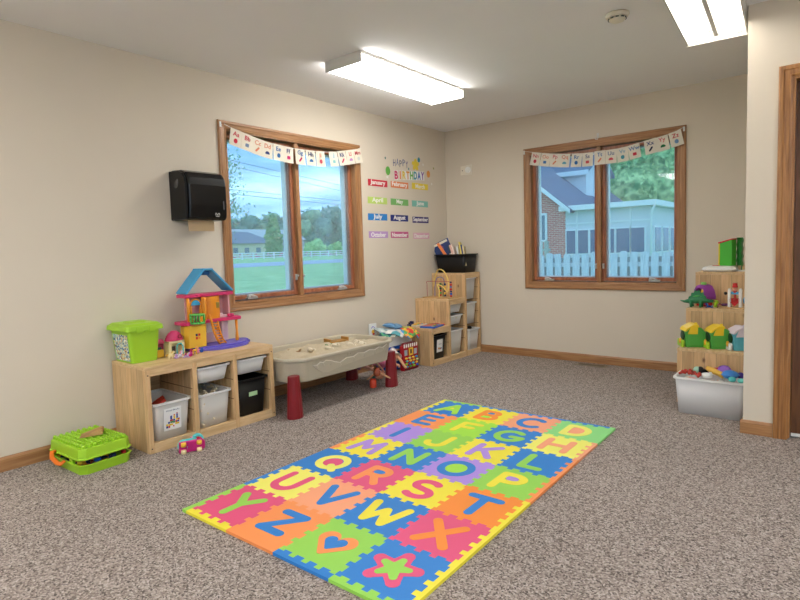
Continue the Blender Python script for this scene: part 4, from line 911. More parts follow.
for yy in (-0.06, 0.02): MB().box(0.1455, yy, 0.19, 0.150, yy + 0.045, 0.226).build('clip', LIME, lid, 0.002)
def confetti_mat(name, base, cols, scale):
    m = bpy.data.materials.new(name); nt, N, L, b = nodes(m)
    tc = N.new('ShaderNodeTexCoord'); vo = N.new('ShaderNodeTexVoronoi'); vo.inputs['Scale'].default_value = scale; L.new(tc.outputs['Object'], vo.inputs['Vector'])
    sp = N.new('ShaderNodeSeparateColor'); L.new(vo.outputs['Color'], sp.inputs[0])
    cr = N.new('ShaderNodeValToRGB'); cr.color_ramp.interpolation = 'CONSTANT'; e = cr.color_ramp.elements; e[0].color = lin(base); e[1].position = 0.25; e[1].color = lin(cols[0])
    for k, c in enumerate(cols[1:]):
        x = e.new(0.25 + 0.75 * (k + 1) / len(cols)); x.color = lin(c)
    L.new(sp.outputs[0], cr.inputs[0]); L.new(cr.outputs[0], b.inputs['Base Color']); b.inputs['Roughness'].default_value = 0.5
    return m
PRT = confetti_mat('printed_sticker', (176, 200, 190), [(216, 206, 160), (236, 234, 224), (60, 110, 160), (150, 190, 190), (226, 214, 150), (50, 70, 110), (200, 150, 90)], 95)
vs = [(-0.085, -0.0842, 0.012), (0.092, -0.0842, 0.012), (0.102, -0.0992, 0.178), (-0.095, -0.0992, 0.178)]
MB().add(vs + [(a, b - 0.001, c) for a, b, c in vs], [(0, 1, 2, 3), (4, 7, 6, 5), (0, 4, 5, 1), (1, 5, 6, 2), (2, 6, 7, 3), (3, 7, 4, 0)]).build('printed_sticker', PRT, t)
# dollhouse: local x along the wall, -y towards the room
t = thing('dollhouse', 'toy dollhouse with sky blue roof, pink floors and yellow tower, on the low unit', 'dollhouse', (0.17, -3.29, ZT), 90)
base = [(0.34 * math.cos(a) * 0.92 * (1 if abs(math.cos(a)) < 2 else 1), 0.0) for a in (0,)]
bp = [(-0.15, 0.075), (-0.15, -0.05)] + [(0.10 + 0.19 * math.cos(math.radians(a)), -0.055 - 0.105 * math.sin(math.radians(-a))) for a in range(200, 361, 16)] + [(0.335, -0.03), (0.345, 0.01), (0.33, 0.04), (0.28, 0.075)]
MB().prism(bp, 0.0, 0.018, 'z').prism([(x * 0.93 + 0.01, y * 0.9) for x, y in bp], 0.018, 0.030, 'z').build('base', PURP, t, 0.004)
# back wall, lower and upper rooms
MB().box(-0.02, 0.045, 0.031, 0.20, 0.055, 0.185).build('lower_wall', LPINK, t)
MB().box(-0.13, 0.045, 0.211, 0.175, 0.055, 0.370).box(0.163, -0.03, 0.211, 0.175, 0.044, 0.370).build('upper_wall', P_('rose_wall', (228, 172, 176)), t)
f1 = [(-0.21, 0.06), (-0.215, -0.04), (-0.19, -0.085), (-0.08, -0.08), (-0.04, -0.055), (0.12, -0.06), (0.235, -0.075), (0.25, -0.05), (0.25, 0.06)]
MB().prism(f1, 0.186, 0.210, 'z').build('middle_floor', HPINK, t, 0.005)
f2 = [(-0.185, 0.06), (-0.19, -0.065), (-0.10, -0.07), (-0.07, -0.05), (0.1, -0.05), (0.14, -0.07), (0.19, -0.06), (0.19, 0.06)]
MB().prism(f2, 0.371, 0.394, 'z').build('upper_floor', HPINK, t, 0.005)
# roof
rf = MB()
def slab(mb, p, q, y0, y1, th):
    d = (Vector(q) - Vector(p)).normalized(); n = Vector((-d.y, d.x)) * th
    mb.prism([tuple(p), tuple(q), (q[0] + n.x, q[1] + n.y), (p[0] + n.x, p[1] + n.y)], y0, y1, 'y')
slab(rf, (-0.175, 0.396), (-0.035, 0.553), -0.07, 0.065, 0.014); slab(rf, (0.018, 0.553), (0.178, 0.396), -0.07, 0.065, 0.014)
rf.box(-0.048, -0.07, 0.552, 0.032, 0.065, 0.567)
rf.build('roof', SKY, t, 0.005)
MB().box(-0.03, -0.045, 0.52, 0.02, 0.05, 0.55).build('roof_hinge', P_('deep_blue', (28, 92, 150)), t, 0.008)
# tower, lower part (tapered hexagon) with little window
tw = [(-0.175, -0.075), (-0.05, -0.075), (-0.035, -0.03), (-0.035, 0.04), (-0.175, 0.04), (-0.19, -0.03)]
b0 = [(x * 1.05 - 0.003, y * 1.05, 0.031) for x, y in tw]; b1 = [(x, y, 0.185) for x, y in tw]
MB().add(b0 + b1, [list(range(6))[::-1], list(range(6, 12))] + [(k, (k + 1) % 6, (k + 1) % 6 + 6, k + 6) for k in range(6)]).build('tower', YEL, t, 0.004)
for (x, z, c) in ((-0.128, 0.118, NAVY), (-0.108, 0.118, RED), (-0.128, 0.096, RED), (-0.108, 0.096, ORG)):
    MB().box(x - 0.007, -0.0795, z - 0.008, x + 0.007, -0.0768, z + 0.008).build('window_pane', c, t)
# upper tower: columns and arch with blue fanlight
mb = MB()
for x in (-0.165, -0.055): mb.tube([(x, -0.055, 0.211), (x, -0.055, 0.37)], 0.0105, 10)
mb.build('tower_column', ORG, t)
pa = [(-0.11 + 0.034 * math.cos(math.radians(a)), 0.318 + 0.036 * math.sin(math.radians(a))) for a in range(0, 181, 15)]
MB().prism(pa, -0.06, -0.05, 'y').build('fanlight', SKY, t, 0.002)
mb = MB().box(-0.150, -0.06, 0.211, -0.140, -0.05, 0.318).box(-0.080, -0.06, 0.211, -0.070, -0.05, 0.318); mb.tube([(-0.11 + 0.04 * math.cos(math.radians(a)), -0.055, 0.318 + 0.042 * math.sin(math.radians(a))) for a in range(0, 181, 15)], 0.005)
mb.build('arch', ORG, t)
# balcony
mb = MB(); bc = (-0.125, -0.095)
for z, r, q in ((0.196, 0.05, 0.012), (0.255, 0.05, 0.008)):
    mb.lathe([(0.032 if z > 0.2 else 0.001, z), (r, z), (r, z + q), (0.032 if z > 0.2 else 0.001, z + q)], (bc[0], bc[1], 0), 20)
for k in range(14):
    a = 2 * PI * k / 14; x, y = bc[0] + 0.046 * math.cos(a), bc[1] + 0.046 * math.sin(a)
    mb.tube([(x, y, 0.205), (x, y, 0.256)], 0.0042, 6)
mb.build('balcony', GRN, t)
MB().box(bc[0] - 0.009, bc[1] - 0.052, 0.214, bc[0] + 0.009, bc[1] - 0.047, 0.248).build('balcony_emblem', ORG, t)
# stairs / slide
mb = MB()
sp_ = [(-0.03, 0.245), (-0.015, 0.205), (0.0, 0.13), (0.02, 0.075), (0.045, 0.033)]
mb.tube([(x, -0.085, z) for x, z in sp_], [0.008, 0.009, 0.009, 0.009, 0.010]); mb.tube([(x + 0.048, -0.085, z - 0.01 if z > 0.05 else z) for x, z in sp_[1:]], 0.006)
for k in range(8):
    f = k / 7; x = -0.008 + 0.045 * f; z = 0.178 - 0.138 * f
    mb.box(x, -0.094, z - 0.003, x + 0.042, -0.076, z + 0.004)
mb.build('stair', ORG, t)
MB().lathe([(0.009, 0.211), (0.011, 0.22), (0.009, 0.26), (0.013, 0.335), (0.009, 0.345), (0.012, 0.368)], (-0.055, -0.078, 0), 12).build('stair_post', ORG, t)
# revolving orange door upstairs (curved)
cu = [(0.015 + 0.07 * math.cos(math.radians(a)), -0.0 - 0.05 * math.sin(math.radians(a))) for a in range(0, 181, 12)]
ci = [(0.015 + 0.063 * math.cos(math.radians(a)), -0.0 - 0.043 * math.sin(math.radians(a))) for a in range(180, -1, -12)]
cy = MB().prism([(x + 0.02, y) for x, y in cu + ci], 0.211, 0.368, 'z').build('curved_door', ORG, t)
MB().box(0.052, -0.0525, 0.285, 0.075, -0.046, 0.325).build('door_window', P_('olive_print', (150, 130, 60)), t)
MB().lathe([(0.010, 0.031), (0.013, 0.04), (0.011, 0.07), (0.008, 0.1), (0.010, 0.185)], (0.213, -0.045, 0), 12).build('front_column', ORG, t)
MB().box(0.03, 0.039, 0.115, 0.08, 0.0445, 0.165).sweep(0.02, 0.105, 0.09, 0.175, [(0, 0), (0, 0.006), (0.008, 0.006), (0.008, 0)], lambda a, b, q: (a, 0.044 - q, b)).build('kitchen_window', WHITE, t)
MB().box(0.105, 0.036, 0.11, 0.13, 0.0445, 0.15).build('wall_cabinet', ORG, t)
MB().box(0.12, 0.0, 0.031, 0.135, 0.044, 0.185).build('room_divider', LPINK, t)
MB().box(0.09, -0.03, 0.211, 0.15, 0.02, 0.228).ball((0.11, -0.01, 0.235), (0.018, 0.012, 0.008), 10, 6).build('toy_bed', LPINK, t)
MB().box(0.15, -0.055, 0.211, 0.19, -0.02, 0.232).build('floor_block', HPINK, t, 0.004)
# little castle house
t = thing('toy_house', 'small cream toy house with ribbed pink dome roof, left of the dollhouse', 'toy house', (0.235, -3.575, ZT), 90)
tw = MB()
for x in (-0.045, 0.045):
    tw.box(x - 0.008, -0.035, 0, x + 0.008, -0.022, 0.10)
tw.box(-0.053, 0.02, 0, 0.053, 0.032, 0.10).box(-0.053, -0.022, 0, -0.043, 0.02, 0.10).box(0.043, -0.022, 0, 0.053, 0.02, 0.10).box(-0.053, -0.035, 0.088, 0.053, 0.032, 0.102).box(-0.053, -0.035, 0, 0.053, 0.032, 0.006)
tw.build('house_walls', CREAM, t, 0.002)
MB().tube([(0.018 + 0.022 * math.cos(math.radians(a)), -0.037, 0.055 + 0.028 * math.sin(math.radians(a))) for a in range(0, 181, 15)] + [(-0.004, -0.037, 0.01)], 0.004).tube([(0.04, -0.037, 0.055), (0.04, -0.037, 0.01)], 0.004).build('door_arch', TEAL, t)
MB().box(-0.036, -0.036, 0.02, -0.012, -0.03, 0.07).build('dark_window', P_('shadow_print', (60, 50, 44)), t)
MB().lathe([(0.060, 0.103), (0.064, 0.108), (0.058, 0.116), (0.060, 0.120), (0.052, 0.130), (0.053, 0.134), (0.042, 0.146), (0.041, 0.150), (0.026, 0.160), (0.022, 0.166), (0.001, 0.168)], seg=24, sy=0.66).build('dome_roof', HPINK, t)
MB().tube([(0.02 + 0.012 * math.cos(math.radians(a)), -0.04, 0.13 + 0.011 * math.sin(math.radians(a))) for a in range(0, 360, 40)], 0.004, closed=True).build('dormer_ring', P_('dark_red', (140, 24, 40)), t)
t = thing('toy_house', 'small dark pink toy cottage half hidden between the green tub and the cream toy house', 'toy house', (0.16, -3.655, ZT), 90)
MB().box(-0.03, -0.03, 0, 0.03, 0.03, 0.085).build('house_walls', P_('wine_pink', (170, 50, 90)), t, 0.004)
MB().prism([(-0.038, 0.086), (0.038, 0.086), (0.026, 0.115), (-0.026, 0.115)], -0.036, 0.036, 'y').build('cottage_roof', P_('rose_pink', (226, 90, 130)), t, 0.006)
MB().box(-0.018, -0.033, 0.03, 0.012, -0.0305, 0.065).build('shop_window', P_('dark_teal', (40, 90, 80)), t)
MB().box(-0.026, -0.05, 0, 0.02, -0.036, 0.05).build('doorstep', YEL, t, 0.004)
# pony style toys: small quadrupeds
def critter(name, label, loc, s, rz, body, mane, lying=False, cat='toy animal', group=None):
    t = thing(name, label, cat, loc, rz, group)
    b = MB(); lz = 0.45 * s if not lying else 0.0
    b.ball((0, 0, lz + 0.28 * s), (0.42 * s, 0.22 * s, 0.23 * s), 12, 8)
    b.tube([(0.25 * s, 0, lz + 0.35 * s), (0.42 * s, 0, lz + 0.6 * s), (0.46 * s, 0, lz + 0.75 * s)], [0.17 * s, 0.12 * s, 0.13 * s], 8)
    b.ball((0.52 * s, 0, lz + 0.8 * s), (0.22 * s, 0.17 * s, 0.17 * s), 12, 8); b.ball((0.68 * s, 0, lz + 0.74 * s), (0.11 * s, 0.1 * s, 0.09 * s), 10, 6)
    for sy in (-1, 1): b.tube([(0.44 * s, sy * 0.1 * s, lz + 0.92 * s), (0.42 * s, sy * 0.13 * s, lz + 1.06 * s)], [0.05 * s, 0.015 * s], 6)
    b.build('body', body, t)
    for sx in (-1, 1):
        for sy in (-1, 1):
            if lying: pts = [(sx * 0.25 * s, sy * 0.14 * s, 0.16 * s), (sx * 0.42 * s, sy * 0.24 * s, 0.09 * s), (sx * 0.62 * s, sy * 0.22 * s, 0.075 * s)]
            else: pts = [(sx * 0.27 * s, sy * 0.12 * s, lz + 0.25 * s), (sx * 0.3 * s, sy * 0.13 * s, 0.25 * s), (sx * 0.29 * s, sy * 0.13 * s, 0.0)]
            MB().tube(pts, [0.11 * s, 0.075 * s, 0.085 * s], 8).build('leg', body, t)
    h = MB(); h.tube([(0.5 * s, 0, lz + 0.98 * s), (0.34 * s, 0.02 * s, lz + 0.85 * s), (0.25 * s, 0.1 * s, lz + 0.62 * s), (0.2 * s, 0.16 * s, lz + 0.4 * s)], [0.05 * s, 0.1 * s, 0.11 * s, 0.04 * s], 8); h.build('mane', mane, t)
    h = MB(); h.tube([(-0.36 * s, 0, lz + 0.38 * s), (-0.56 * s, 0.03 * s, lz + 0.42 * s), (-0.68 * s, 0.05 * s, lz + 0.22 * s), (-0.64 * s, 0.04 * s, lz + 0.06 * s)], [0.05 * s, 0.1 * s, 0.1 * s, 0.03 * s], 8); h.build('tail', mane, t)
    MB().ball((0.6 * s, -0.125 * s, lz + 0.84 * s), 0.035 * s, 8, 6).ball((0.6 * s, 0.125 * s, lz + 0.84 * s), 0.035 * s, 8, 6).build('eyes', BLACK, t)
    return t
W2 = P_('pearl', (226, 214, 222)); LIL = P_('lilac', (196, 160, 206)); PK2 = P_('candy_pink', (238, 150, 176)); CRM = P_('dark_crimson', (170, 24, 48))
critter('toy_pony', 'white toy pony with pink mane lying in front of the cream toy house', (0.335, -3.60, ZT), 0.045, 100, W2, PK2, True)
critter('toy_pony', 'lilac toy pony with cream mane at the front edge, in front of the toy house', (0.375, -3.575, ZT), 0.034, 60, LIL, CREAM, True)
critter('toy_pony', 'crimson toy pony right of the white pony, before the dollhouse tower', (0.325, -3.525, ZT), 0.042, 95, CRM, MAG, True)
critter('toy_pony', 'pale cream toy pony nearest the green tub', (0.33, -3.655, ZT), 0.036, 70, CREAM, YEL, False)
critter('toy_pony', 'yellow toy pony with pink mane, rightmost of the pony group', (0.31, -3.475, ZT), 0.036, 80, YEL, PK2, False)
for i, (x, y, c, nm) in enumerate([(0.29, -3.44, PK2, 'pink'), (0.285, -3.41, BLU, 'blue'), (0.36, -3.535, MAG, 'magenta'), (0.35, -3.63, LIL, 'purple'), (0.305, -3.57, PK2, 'rose')]):
    k = MB().ball((0, 0, 0.010), (0.013, 0.011, 0.010), 10, 7).ball((0.004, 0, 0.024), 0.009, 10, 7).tube([(-0.01, 0, 0.01), (-0.02, 0.004, 0.012)], [0.005, 0.003], 6)
    tag(k.build('toy_figure', c), '%s thumb-sized toy figure among the ponies' % nm, 'toy figure', 'tiny figures among the ponies', loc=(x, y, ZT), rz=40 * i)
# ------------------------------------------------------------------ green block case on the carpet
t = thing('block_case', 'lime green studded building-block case with orange handle on the carpet', 'toy case', (0.262, -4.145, 0.0005), 3)
# local: x across room, y along the wall
def chf(a, b, c): return [(a, -b + c), (a, b - c), (a - c, b), (-a + c, b), (-a, b - c), (-a, -b + c), (-a + c, -b), (a - c, -b)]
def ringsolid(mb, polys):
    n = len(polys[0][0]); vs = []; 
    for p, z in polys: vs += [(q[0], q[1], z) for q in p]
    mb.add(vs, [list(range(n))[::-1], [(len(polys) - 1) * n + k for k in range(n)]] + [(i * n + k, i * n + (k + 1) % n, (i + 1) * n + (k + 1) % n, (i + 1) * n + k) for i in range(len(polys) - 1) for k in range(n)])
    return mb
a_, b_ = 0.21, 0.15
ringsolid(MB(), [(chf(a_ - 0.012, b_ - 0.012, 0.03), 0), (chf(a_ - 0.006, b_ - 0.006, 0.03), 0.048), (chf(a_, b_, 0.03), 0.049), (chf(a_, b_, 0.03), 0.055), (chf(a_ - 0.012, b_ - 0.012, 0.026), 0.055), (chf(a_ - 0.014, b_ - 0.014, 0.026), 0.02)]).build('lower_tray', LIME, t, 0.0)
TL = rot('X', -1.5) @ rot('Y', 4.0, (-a_, 0, 0.07))
lidb = ringsolid(MB(), [(chf(a_, b_, 0.03), 0.076), (chf(a_, b_, 0.03), 0.083), (chf(a_ - 0.006, b_ - 0.006, 0.03), 0.084), (chf(a_ - 0.010, b_ - 0.010, 0.03), 0.134), (chf(a_ - 0.014, b_ - 0.014, 0.03), 0.137)])
lidb.v = [tuple(rot('Y', -1.0, (-a_, 0, 0.07)) @ Vector(v)) for v in lidb.v]
lo = lidb.build('lid', LIME, t, 0.002)
st = MB()
LM = rot('Y', -1.0, (-a_, 0, 0.07))
for i in range(12):
    for j in range(8):
        x, y = -a_ + 0.034 + i * 0.032, -b_ + 0.036 + j * 0.0325
        st.lathe([(0.0115, 0.1365), (0.010, 0.150), (0.007, 0.155), (0.001, 0.156)], (x, y, 0), 10, LM)
so = st.build('studs', LIME, lo); so['kind'] = 'stuff'
for k, y in enumerate((-b_ + 0.0, b_ - 0.0)):
    pass
# lid rests on two hinge posts at the back and two latches at the front
MB().box(-0.05, b_ - 0.02, 0.04, 0.05, b_ - 0.008, 0.082).build('hinge', LIME, t)
MB().box(0.06, -b_ + 0.008, 0.04, 0.10, -b_ + 0.02, 0.082).build('latch', LIME, t)
h = MB(); yy = -b_ - 0.012
h.tube([(-0.10, yy + 0.012, 0.088), (-0.095, yy - 0.006, 0.090), (-0.075, yy - 0.016, 0.062), (0.0, yy - 0.018, 0.046), (0.025, yy - 0.012, 0.044), (0.03, yy + 0.008, 0.060)], [0.012, 0.013, 0.013, 0.013, 0.013, 0.012], 8, flat=0.7)
h.build('carry_handle', P_('handle_orange', (240, 120, 32)), t)
# bricks poking out between tray and lid
for i, (x, y, w, d, z, c, nm) in enumerate([(-0.02, -0.105, 0.05, 0.03, 0.066, ORG, 'orange'), (0.06, -0.11, 0.05, 0.028, 0.062, YEL, 'yellow'), (0.13, -0.1, 0.03, 0.03, 0.060, YEL, 'amber'), (0.165, -0.03, 0.024, 0.03, 0.061, BLU, 'blue'), (0.17, 0.05, 0.022, 0.035, 0.060, NAVY, 'navy'), (0.165, 0.115, 0.02, 0.02, 0.063, RED, 'red')]):
    k = MB().box(-w / 2, -d / 2, 0, w / 2, d / 2, 0.016)
    for sx in (-1, 1): k.lathe([(0.006, 0.016), (0.006, 0.020)], (sx * w * 0.24, 0, 0), 8)
    tag(k.build('toy_brick', c, None, 0.001), '%s toy brick showing in the gap of the green case' % nm, 'toy brick', 'bricks inside the green case', loc=(0.262 + x, -4.145 + y, z - 0.012), rz=3 + (i * 13) % 30)
ib = MB()
for i in range(60): 
    x, y = random.uniform(-0.17, 0.17), random.uniform(-0.115, 0.115)
    ib.box(-0.014, -0.014, 0, 0.014, 0.014, 0.016, Matrix.Translation((0.262 + x, -4.145 + y, 0.022)) @ Matrix.Rotation(random.uniform(0, 3), 4, 'Z'))
tag(ib.build('brick_fill', confetti_mat('mixed_bricks', (30, 60, 150), [(220, 170, 40), (200, 40, 40), (30, 40, 110), (240, 130, 40)], 30)), 'layer of mixed bricks at the bottom of the green case', 'toy bricks', kind='stuff')
# wooden wedge on the lid
t = MB().prism([(-0.065, 0), (0.055, 0), (0.055, 0.026), (0.04, 0.028), (-0.065, 0.004)], -0.042, 0.042, 'y', rot('Y', 0)).build('wooden_wedge', wood('wedge_wood', (196, 152, 96), (160, 118, 70), 0, 9, 7, 0.6), None, 0.002)
tag(t, 'tan wooden ramp wedge lying on the studs of the green case', 'wooden block', loc=(0.275, -4.13, 0.160), rz=-62); t.rotation_euler = (0, math.radians(-3), math.radians(62))
# ------------------------------------------------------------------ toy skate on the carpet
t = thing('toy_skate', 'turquoise and magenta toy roller skate lying on its side by the low unit', 'toy skate', (0.598, -3.70, 0.0005), 68)
M_ = Matrix.Translation((0, 0, 0.042)) @ Matrix.Rotation(math.radians(-78), 4, 'X')
def bm_(f): mb = MB(); f(mb); mb.v = [tuple(M_ @ Vector(v)) for v in mb.v]; return mb
so = bm_(lambda m: m.prism([(-0.075, -0.036), (0.06, -0.036), (0.075, -0.02), (0.075, 0.02), (0.06, 0.036), (-0.075, 0.036)], -0.035, -0.018, 'z')).build('sole_plate', MAG, t, 0.004)
bm_(lambda m: [m.ball((-0.045, 0, -0.002), (0.036, 0.036, 0.03), 14, 9), m.tube([(-0.03, 0, -0.002), (0.03, 0, 0.0)], [0.034, 0.033], 14)]).build('toe_shell', TEAL, t)
bm_(lambda m: m.tube([(0.04 + 0.028 * math.cos(math.radians(a)), 0.036 * math.sin(math.radians(a)), 0.03) for a in range(0, 360, 24)], 0.011, 8, closed=True)).build('ankle_cuff', TEAL, t)
bm_(lambda m: m.tube([(0.0, -0.037, 0.01), (0.012, -0.02, 0.034), (0.012, 0.02, 0.034), (0.0, 0.037, 0.01)], 0.008, 8, flat=0.6)).build('strap', P_('strap_pink', (236, 150, 190)), t)
bm_(lambda m: m.ball((0.045, 0, 0.015), (0.026, 0.028, 0.026), 12, 8)).build('inner_padding', P_('crimson_pad', (190, 20, 60)), t)
for x in (-0.05, 0.04):
    for y in (-0.024, 0.024):
        bm_(lambda m: m.lathe([(0.004, -0.012), (0.015, -0.010), (0.016, 0), (0.015, 0.010), (0.004, 0.012)], M=Matrix.Translation((x, y, -0.042)) @ Matrix.Rotation(PI / 2, 4, 'X'), seg=14)).build('wheel', CREAM if y > 0 else YEL, t)
# ------------------------------------------------------------------ bead maze, tablets and the black book bin on the corner unit
t = thing('bead_maze', 'wooden bead maze with looping wires on the middle step of the corner unit', 'bead maze', inC(0.478, 0.215, 0.6508), 90)
MB().box(-0.11, -0.17, 0, 0.11, 0.17, 0.014).build('base', wood('maze_base', (214, 176, 120), (190, 150, 98), 1, 6, 8, 0.4), t, 0.004)
def wire(name, pts, m, r=0.003): return MB().tube([(p[0], p[1], 0.014 + (p[2] - 0.014) * 1.25) for p in pts], r * 1.25, 8).build(name, m, t)
def sm(pts, k=5):
    out = []
    for i in range(len(pts) - 1):
        p0, p1, p2, p3 = [Vector(pts[min(max(j, 0), len(pts) - 1)]) for j in (i - 1, i, i + 1, i + 2)]
        for s in range(k):
            u = s / k; out.append(0.5 * ((2 * p1) + (-p0 + p2) * u + (2 * p0 - 5 * p1 + 4 * p2 - p3) * u * u + (-p0 + 3 * p1 - 3 * p2 + p3) * u ** 3))
    return out + [Vector(pts[-1])]
wire('red_wire', sm([(-0.03, 0.16, 0.014), (-0.03, 0.16, 0.12), (-0.03, 0.145, 0.145), (-0.03, -0.14, 0.145), (-0.03, -0.155, 0.12), (-0.03, -0.155, 0.014)]), P_('wire_red', (170, 50, 70)), 0.0022)
wire('blue_wire', sm([(0.01, 0.085, 0.014), (0.01, 0.08, 0.11), (0.01, 0.05, 0.175), (0.01, -0.02, 0.178), (0.01, -0.045, 0.13), (0.01, -0.05, 0.014)]), P_('wire_blue', (60, 90, 170)), 0.003)
wire('yellow_wire', sm([(-0.06, -0.02, 0.014), (-0.055, -0.02, 0.07), (-0.03, 0.02, 0.12), (-0.03, -0.05, 0.10), (-0.03, -0.11, 0.06), (-0.02, -0.115, 0.15), (-0.02, -0.06, 0.235), (0.0, 0.03, 0.245), (0.02, 0.09, 0.17), (0.04, 0.12, 0.10)]), P_('wire_yellow', (236, 206, 110)), 0.0052)
wire('green_wire', sm([(0.04, 0.03, 0.014), (0.04, 0.03, 0.10), (0.04, 0.01, 0.12), (0.04, -0.005, 0.10), (0.04, -0.005, 0.014)]), P_('wire_green', (50, 130, 70)), 0.0028)
bd = [(-0.155, -0.03, [RED, BLU, NAVY, RED, BLU, RED, NAVY]), (-0.05, 0.01, [NAVY, YEL, NAVY, YEL, YEL, NAVY]), (0.03, 0.04, [RED, GRN, RED, P_('dark_green', (20, 100, 50)), RED, P_('dark_green', (20, 100, 50))])]
for y, x, cs in bd:
    z = 0.026
    for k, c in enumerate(cs):
        r = 0.0135 if k % 2 else 0.011
        MB().ball((x, y, z), r, 12, 8).build('bead', c, t); z += r + 0.012
for i, (lb, dx, dy, rz, c, s) in enumerate([('blue toy laptop with a coloured face lying on the lowest step of the corner unit', 0.14, 0.10, 100, BLU, (0.115, 0.085)), ('red flat toy case lying behind the blue laptop on the lowest step', 0.235, 0.12, 80, RED, (0.075, 0.06)), ('white flat toy tablet at the wall end of the lowest step', 0.15, 0.30, 85, OFFW, (0.09, 0.07))]):
    t = thing('toy_tablet', lb, 'toy tablet', inC(dx, dy, 0.3808), rz)
    MB().box(-s[0], -s[1], 0, s[0], s[1], 0.018).build('case', c, t, 0.006)
    MB().box(-s[0] * 0.8, -s[1] * 0.2, 0.0182, s[0] * 0.8, s[1] * 0.75, 0.021).build('play_panel', [P_('panel_orange', (226, 110, 70)), P_('panel_red', (190, 60, 80)), YEL][i], t)
    for k in range(5): MB().box(-s[0] * 0.8 + k * s[0] * 0.34, -s[1] * 0.75, 0.0182, -s[0] * 0.8 + k * s[0] * 0.34 + s[0] * 0.2, -s[1] * 0.45, 0.023).build('key_button', [YEL, GRN, RED, SKY, ORG][k], t)
tag(MB().tube([(-0.05, 0, 0.006), (0.06, 0.01, 0.006)], 0.006).ball((0.06, 0.01, 0.008), (0.012, 0.01, 0.008)).build('toy_wand', YEL), 'yellow toy stick lying beside the blue laptop', 'toy stick', loc=inC(0.07, 0.25, 0.4035), rz=100)
t = thing('toy_train', 'small dark blue toy engine at the wall end of the lowest step', 'toy train', inC(0.075, 0.33, 0.3808), 95)
MB().box(-0.04, -0.018, 0.008, 0.04, 0.018, 0.026).box(0.008, -0.018, 0.026, 0.04, 0.018, 0.052).build('engine_body', NAVY, t, 0.003)
MB().lathe([(0.009, 0.026), (0.011, 0.044)], (-0.024, 0, 0), 10).build('chimney', BLACK, t)
for x in (-0.026, 0.0, 0.026):
    for y in (-0.021, 0.017): MB().lathe([(0.009, 0), (0.009, 0.004)], M=Matrix.Translation((x, y + 0.004, 0.009)) @ Matrix.Rotation(PI / 2, 4, 'X'), seg=10).build('wheel', BLACK, t)
# book bin
bk = bin_mesh(0.42, 0.30, 0.205, BLACK, BLACK, 'book_bin', 'black bin full of picture books on top of the corner unit', 'bin', (0.233, -0.176, 0.914), 0)
def book(label, loc, w, h, th, M, cover, pages=(236, 228, 208), group='picture books in the black bin'):
    t = thing('picture_book', label, 'book', loc, 0, group)
    cm = plastic('cover_%d_%d_%d' % cover, cover, 0.4)
    c = MB(); c.box(-w / 2, -th / 2, 0, w / 2, -th / 2 + 0.002, h).box(-w / 2, th / 2 - 0.002, 0, w / 2, th / 2, h).box(-w / 2, -th / 2 + 0.002, 0, -w / 2 + 0.002, th / 2 - 0.002, h)
    c.v = [tuple(M @ Vector(v)) for v in c.v]; c.build('cover', cm, t)
    p = MB().box(-w / 2 + 0.0022, -th / 2 + 0.0022, 0.003, w / 2 - 0.004, th / 2 - 0.0022, h - 0.003); p.v = [tuple(M @ Vector(v)) for v in p.v]; p.build('pages', plastic('pages_%d' % pages[2], pages, 0.9), t)
    return t
RX = lambda a: Matrix.Rotation(math.radians(a), 4, 'X'); RY = lambda a: Matrix.Rotation(math.radians(a), 4, 'Y'); RZ = lambda a: Matrix.Rotation(math.radians(a), 4, 'Z')
b1 = book('large dark blue picture book leaning left in the black bin', (0.165, -0.22, 1.02), 0.20, 0.27, 0.014, RZ(20) @ RY(-24) @ RX(-6), (20, 50, 110))
fig = MB(); 
for a, b in (((0.0, 0.10), (0.01, 0.2)), ((0.01, 0.2), (-0.02, 0.24)), ((0.0, 0.10), (0.03, 0.03)), ((0.0, 0.10), (-0.02, 0.04))): fig.tube([(a[0], -0.0085, a[1]), (b[0], -0.0085, b[1])], 0.007, 6, flat=0.2)
Mx = RZ(20) @ RY(-24) @ RX(-6); fig.v = [tuple(Mx @ Vector(v)) for v in fig.v]; fig.build('cover_figure', P_('figure_pink', (206, 70, 110)), b1)
tb = MB().box(-0.085, -0.0095, 0.235, 0.085, -0.0072, 0.262); tb.v = [tuple(Mx @ Vector(v)) for v in tb.v]; tb.build('title_band', OFFW, b1)
bl = [(0.225, -0.12, 24, (226, 120, 50), 0.30, 0.03, 'orange paperback lying tilted behind the pale books', -38), (0.262, -0.2, 20, (40, 60, 70), 0.235, 0.012, 'thin dark green book left of the pale pink books', -22), (0.278, -0.2, 20, (230, 180, 160), 0.24, 0.014, 'pale salmon book leaning in the black bin', -20),
 (0.298, -0.2, 20, (240, 214, 200), 0.25, 0.014, 'cream-pink book leaning beside the salmon book', -19), (0.322, -0.2, 20, (226, 226, 230), 0.215, 0.013, 'white book with a blue patch in the middle of the black bin', -9), (0.338, -0.2, 20, (200, 190, 130), 0.21, 0.012, 'olive-yellow book right of the white book', -8),
 (0.354, -0.2, 20, (90, 40, 80), 0.235, 0.010, 'thin plum book among the yellow books', -10), (0.366, -0.2, 20, (236, 210, 90), 0.265, 0.016, 'tall yellow book in the right half of the black bin', -10), (0.388, -0.2, 20, (40, 50, 110), 0.235, 0.012, 'navy-spined book right of the tall yellow book', -11), (0.402, -0.2, 20, (226, 206, 150), 0.225, 0.014, 'pale yellow book at the right end of the black bin', -9)]
for x, y, rz, c, h, th, lb, ry in bl:
    M = RY(ry) @ RZ(116)
    book(lb, (x - 0.015, -0.20, 0.985), 0.17, h, th, M, c)
